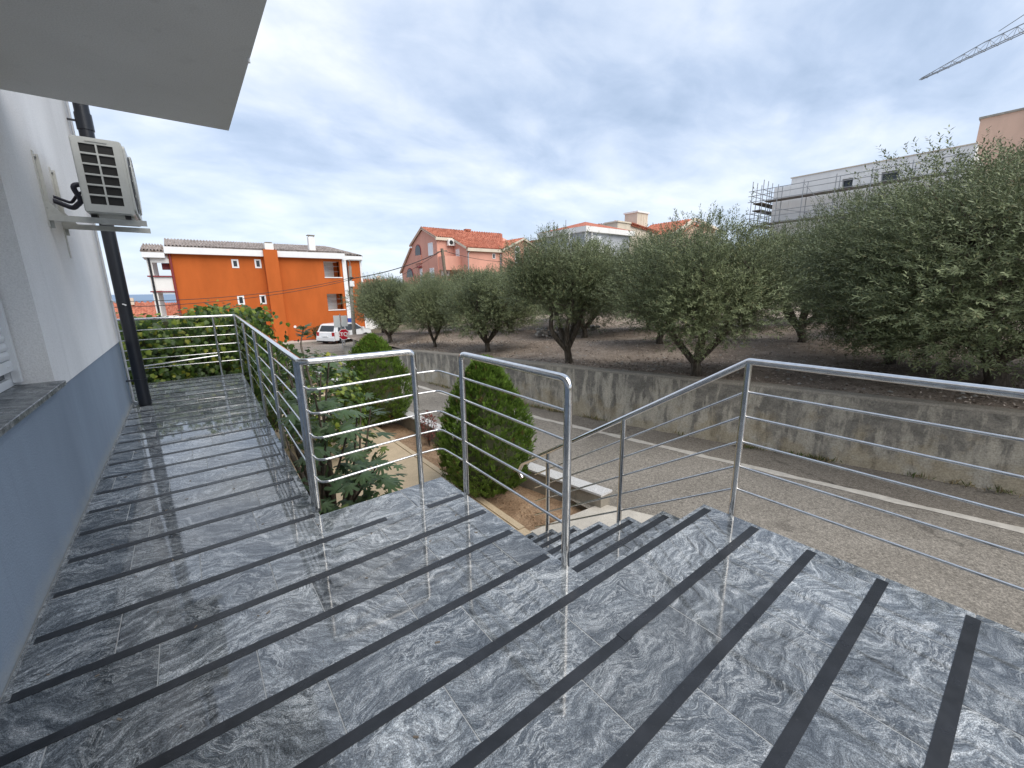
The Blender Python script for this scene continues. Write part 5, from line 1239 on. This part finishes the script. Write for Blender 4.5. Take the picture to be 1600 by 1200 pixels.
# ---- white hatchback
car = thing('parked_car', 'white hatchback parked beside the orange building with its rear towards us', 'car', (0, 0, 0))
prof = [(-1.95, .32), (-2.0, .55), (-1.96, .86), (-1.86, .92), (-1.62, 1.38), (-1.42, 1.45), (.15, 1.45), (.45, 1.38), (1.05, .98), (1.75, .86), (1.95, .70), (2.0, .45), (1.95, .28)]
mb = MB(); n = len(prof); vs = []
for yv, k in ((-.80, 1), (-.83, 1), (.83, 1), (.80, 1)):
    for i, (x, z) in enumerate(prof):
        top = max(0, z - .9) / .55; yy = yv * (1 - .17 * top); inset = .97 if abs(yv) < .82 and False else 1
        vs.append((x, yy, z))
mb.add(vs, [(j * n + i, j * n + (i + 1) % n, (j + 1) * n + (i + 1) % n, (j + 1) * n + i) for j in range(3) for i in range(n)] + [tuple(range(n)), tuple(range(3 * n, 4 * n))])
cb_ = mb.build('body', 'car_paint', car)
def side_y(z, s): return s * (.832 * (1 - .17 * max(0, z - .9) / .55) + .004)
for s in (-1, 1):
    for poly in ([(-1.60, .95), (-1.45, 1.34), (-.85, 1.37), (-.85, .95)], [(-.78, .95), (-.78, 1.37), (.08, 1.37), (.08, .95)], [(.15, .95), (.15, 1.37), (.38, 1.32), (.95, .97)]):
        MB().add([(x, side_y(z, s), z) for x, z in poly], [tuple(range(len(poly)))]).build('side_window', 'glass', car, fixn=False)
    MB().box(-1.99, s * .80, .62, -1.93, s * .58, .90).build('tail_lamp', 'tail', car)
    MB().box(.85, s * .84, .95, 1.0, s * 1.0, 1.08).build('mirror', 'car_paint', car)
    MB().box(-.1, s * .834, .80, .05, s * .850, .83).build('door_handle', 'rubber', car)
    for x in (-1.25, 1.28):
        w = MB().disc((x, .30), .30, 'y', (s * .66, s * .86), 22).build('wheel', 'rubber', car); MB().disc((x, .30), .18, 'y', (s * .862, s * .868), 14).build('rim', 'galv', w)
MB().add([(-1.868, -.64, .95), (-1.868, .64, .95), (-1.655, .58, 1.34), (-1.655, -.58, 1.34)], [(0, 1, 2, 3)]).build('rear_window', 'glass', car, fixn=False)
MB().add([(.50, -.60, 1.355), (.50, .60, 1.355), (1.02, .68, 1.01), (1.02, -.68, 1.01)], [(0, 1, 2, 3)]).build('windscreen', 'glass', car, fixn=False)
MB().box(-2.06, -.80, .30, -1.97, .80, .52).build('bumper', 'car_paint', car); MB().box(-2.075, -.26, .56, -2.01, .26, .67).build('number_plate', 'white_paint', car)
MB().box(-2.05, -.78, .22, -1.90, .78, .30).build('bumper_skirt', 'rubber', car)
car.location = (9.35, 32.6, -2.24); car.rotation_euler = (0, 0, math.radians(90 - 58))

# ---- tower crane
cr = thing('tower_crane', 'grey lattice tower crane jib reaching in from the upper right', 'crane', (80, -14, -2))
T = Vector((72.6, 14.2, 25.0)); U = Vector((67.67 - 72.59, 6.19 - 14.23, 0)).normalized(); S = Vector((-U.y, U.x, 0))
def J(d, s, z): return T + U * d + S * s * .8 + Vector((0, 0, z))
mb = MB(); LJ = 34
def hh(d): return .2 + min(1, d / 6) * .6
for s in (-.5, .5): mb.bar(J(0, s * .3, 0), J(LJ, s, 0), .07)
mb.bar(J(0, 0, .1), J(6, 0, .8), .06).bar(J(6, 0, .8), J(LJ, 0, .9), .07)
k = 0; d = .5
while d < LJ - 1:
    for s in (-.5, .5): mb.bar(J(d, s, 0), J(d + .55, 0, hh(d)), .03).bar(J(d + .55, 0, hh(d)), J(d + 1.1, s, 0), .03)
    mb.bar(J(d, -.5, 0), J(d, .5, 0), .03); d += 1.1
mb.build('jib', 'galv', cr)
MB().bar(J(7.2, 0, 1.2), J(LJ, 0, 7.0), .05).build('tie_bar', 'galv', cr)
mb = MB()
for a, b in ((-.8, -.8), (.8, -.8), (.8, .8), (-.8, .8)):
    c = J(LJ, 0, 0); mb.bar((c.x + a, c.y + b, -2), (c.x + a * .6, c.y + b * .6, 33.5), .16)
z = -1.0
while z < 32:
    c = J(LJ, 0, 0)
    for (a, b), (e, f) in zip(((-.8, -.8), (.8, -.8), (.8, .8), (-.8, .8)), ((.8, -.8), (.8, .8), (-.8, .8), (-.8, -.8))): mb.bar((c.x + a, c.y + b, z), (c.x + e, c.y + f, z + 1.6), .08)
    z += 1.6
mb.build('mast', 'galv', cr)
MB().bar(J(LJ, 0, 1), J(LJ + 12, 0, 1), .8, .9).build('counter_jib', 'galv', cr)
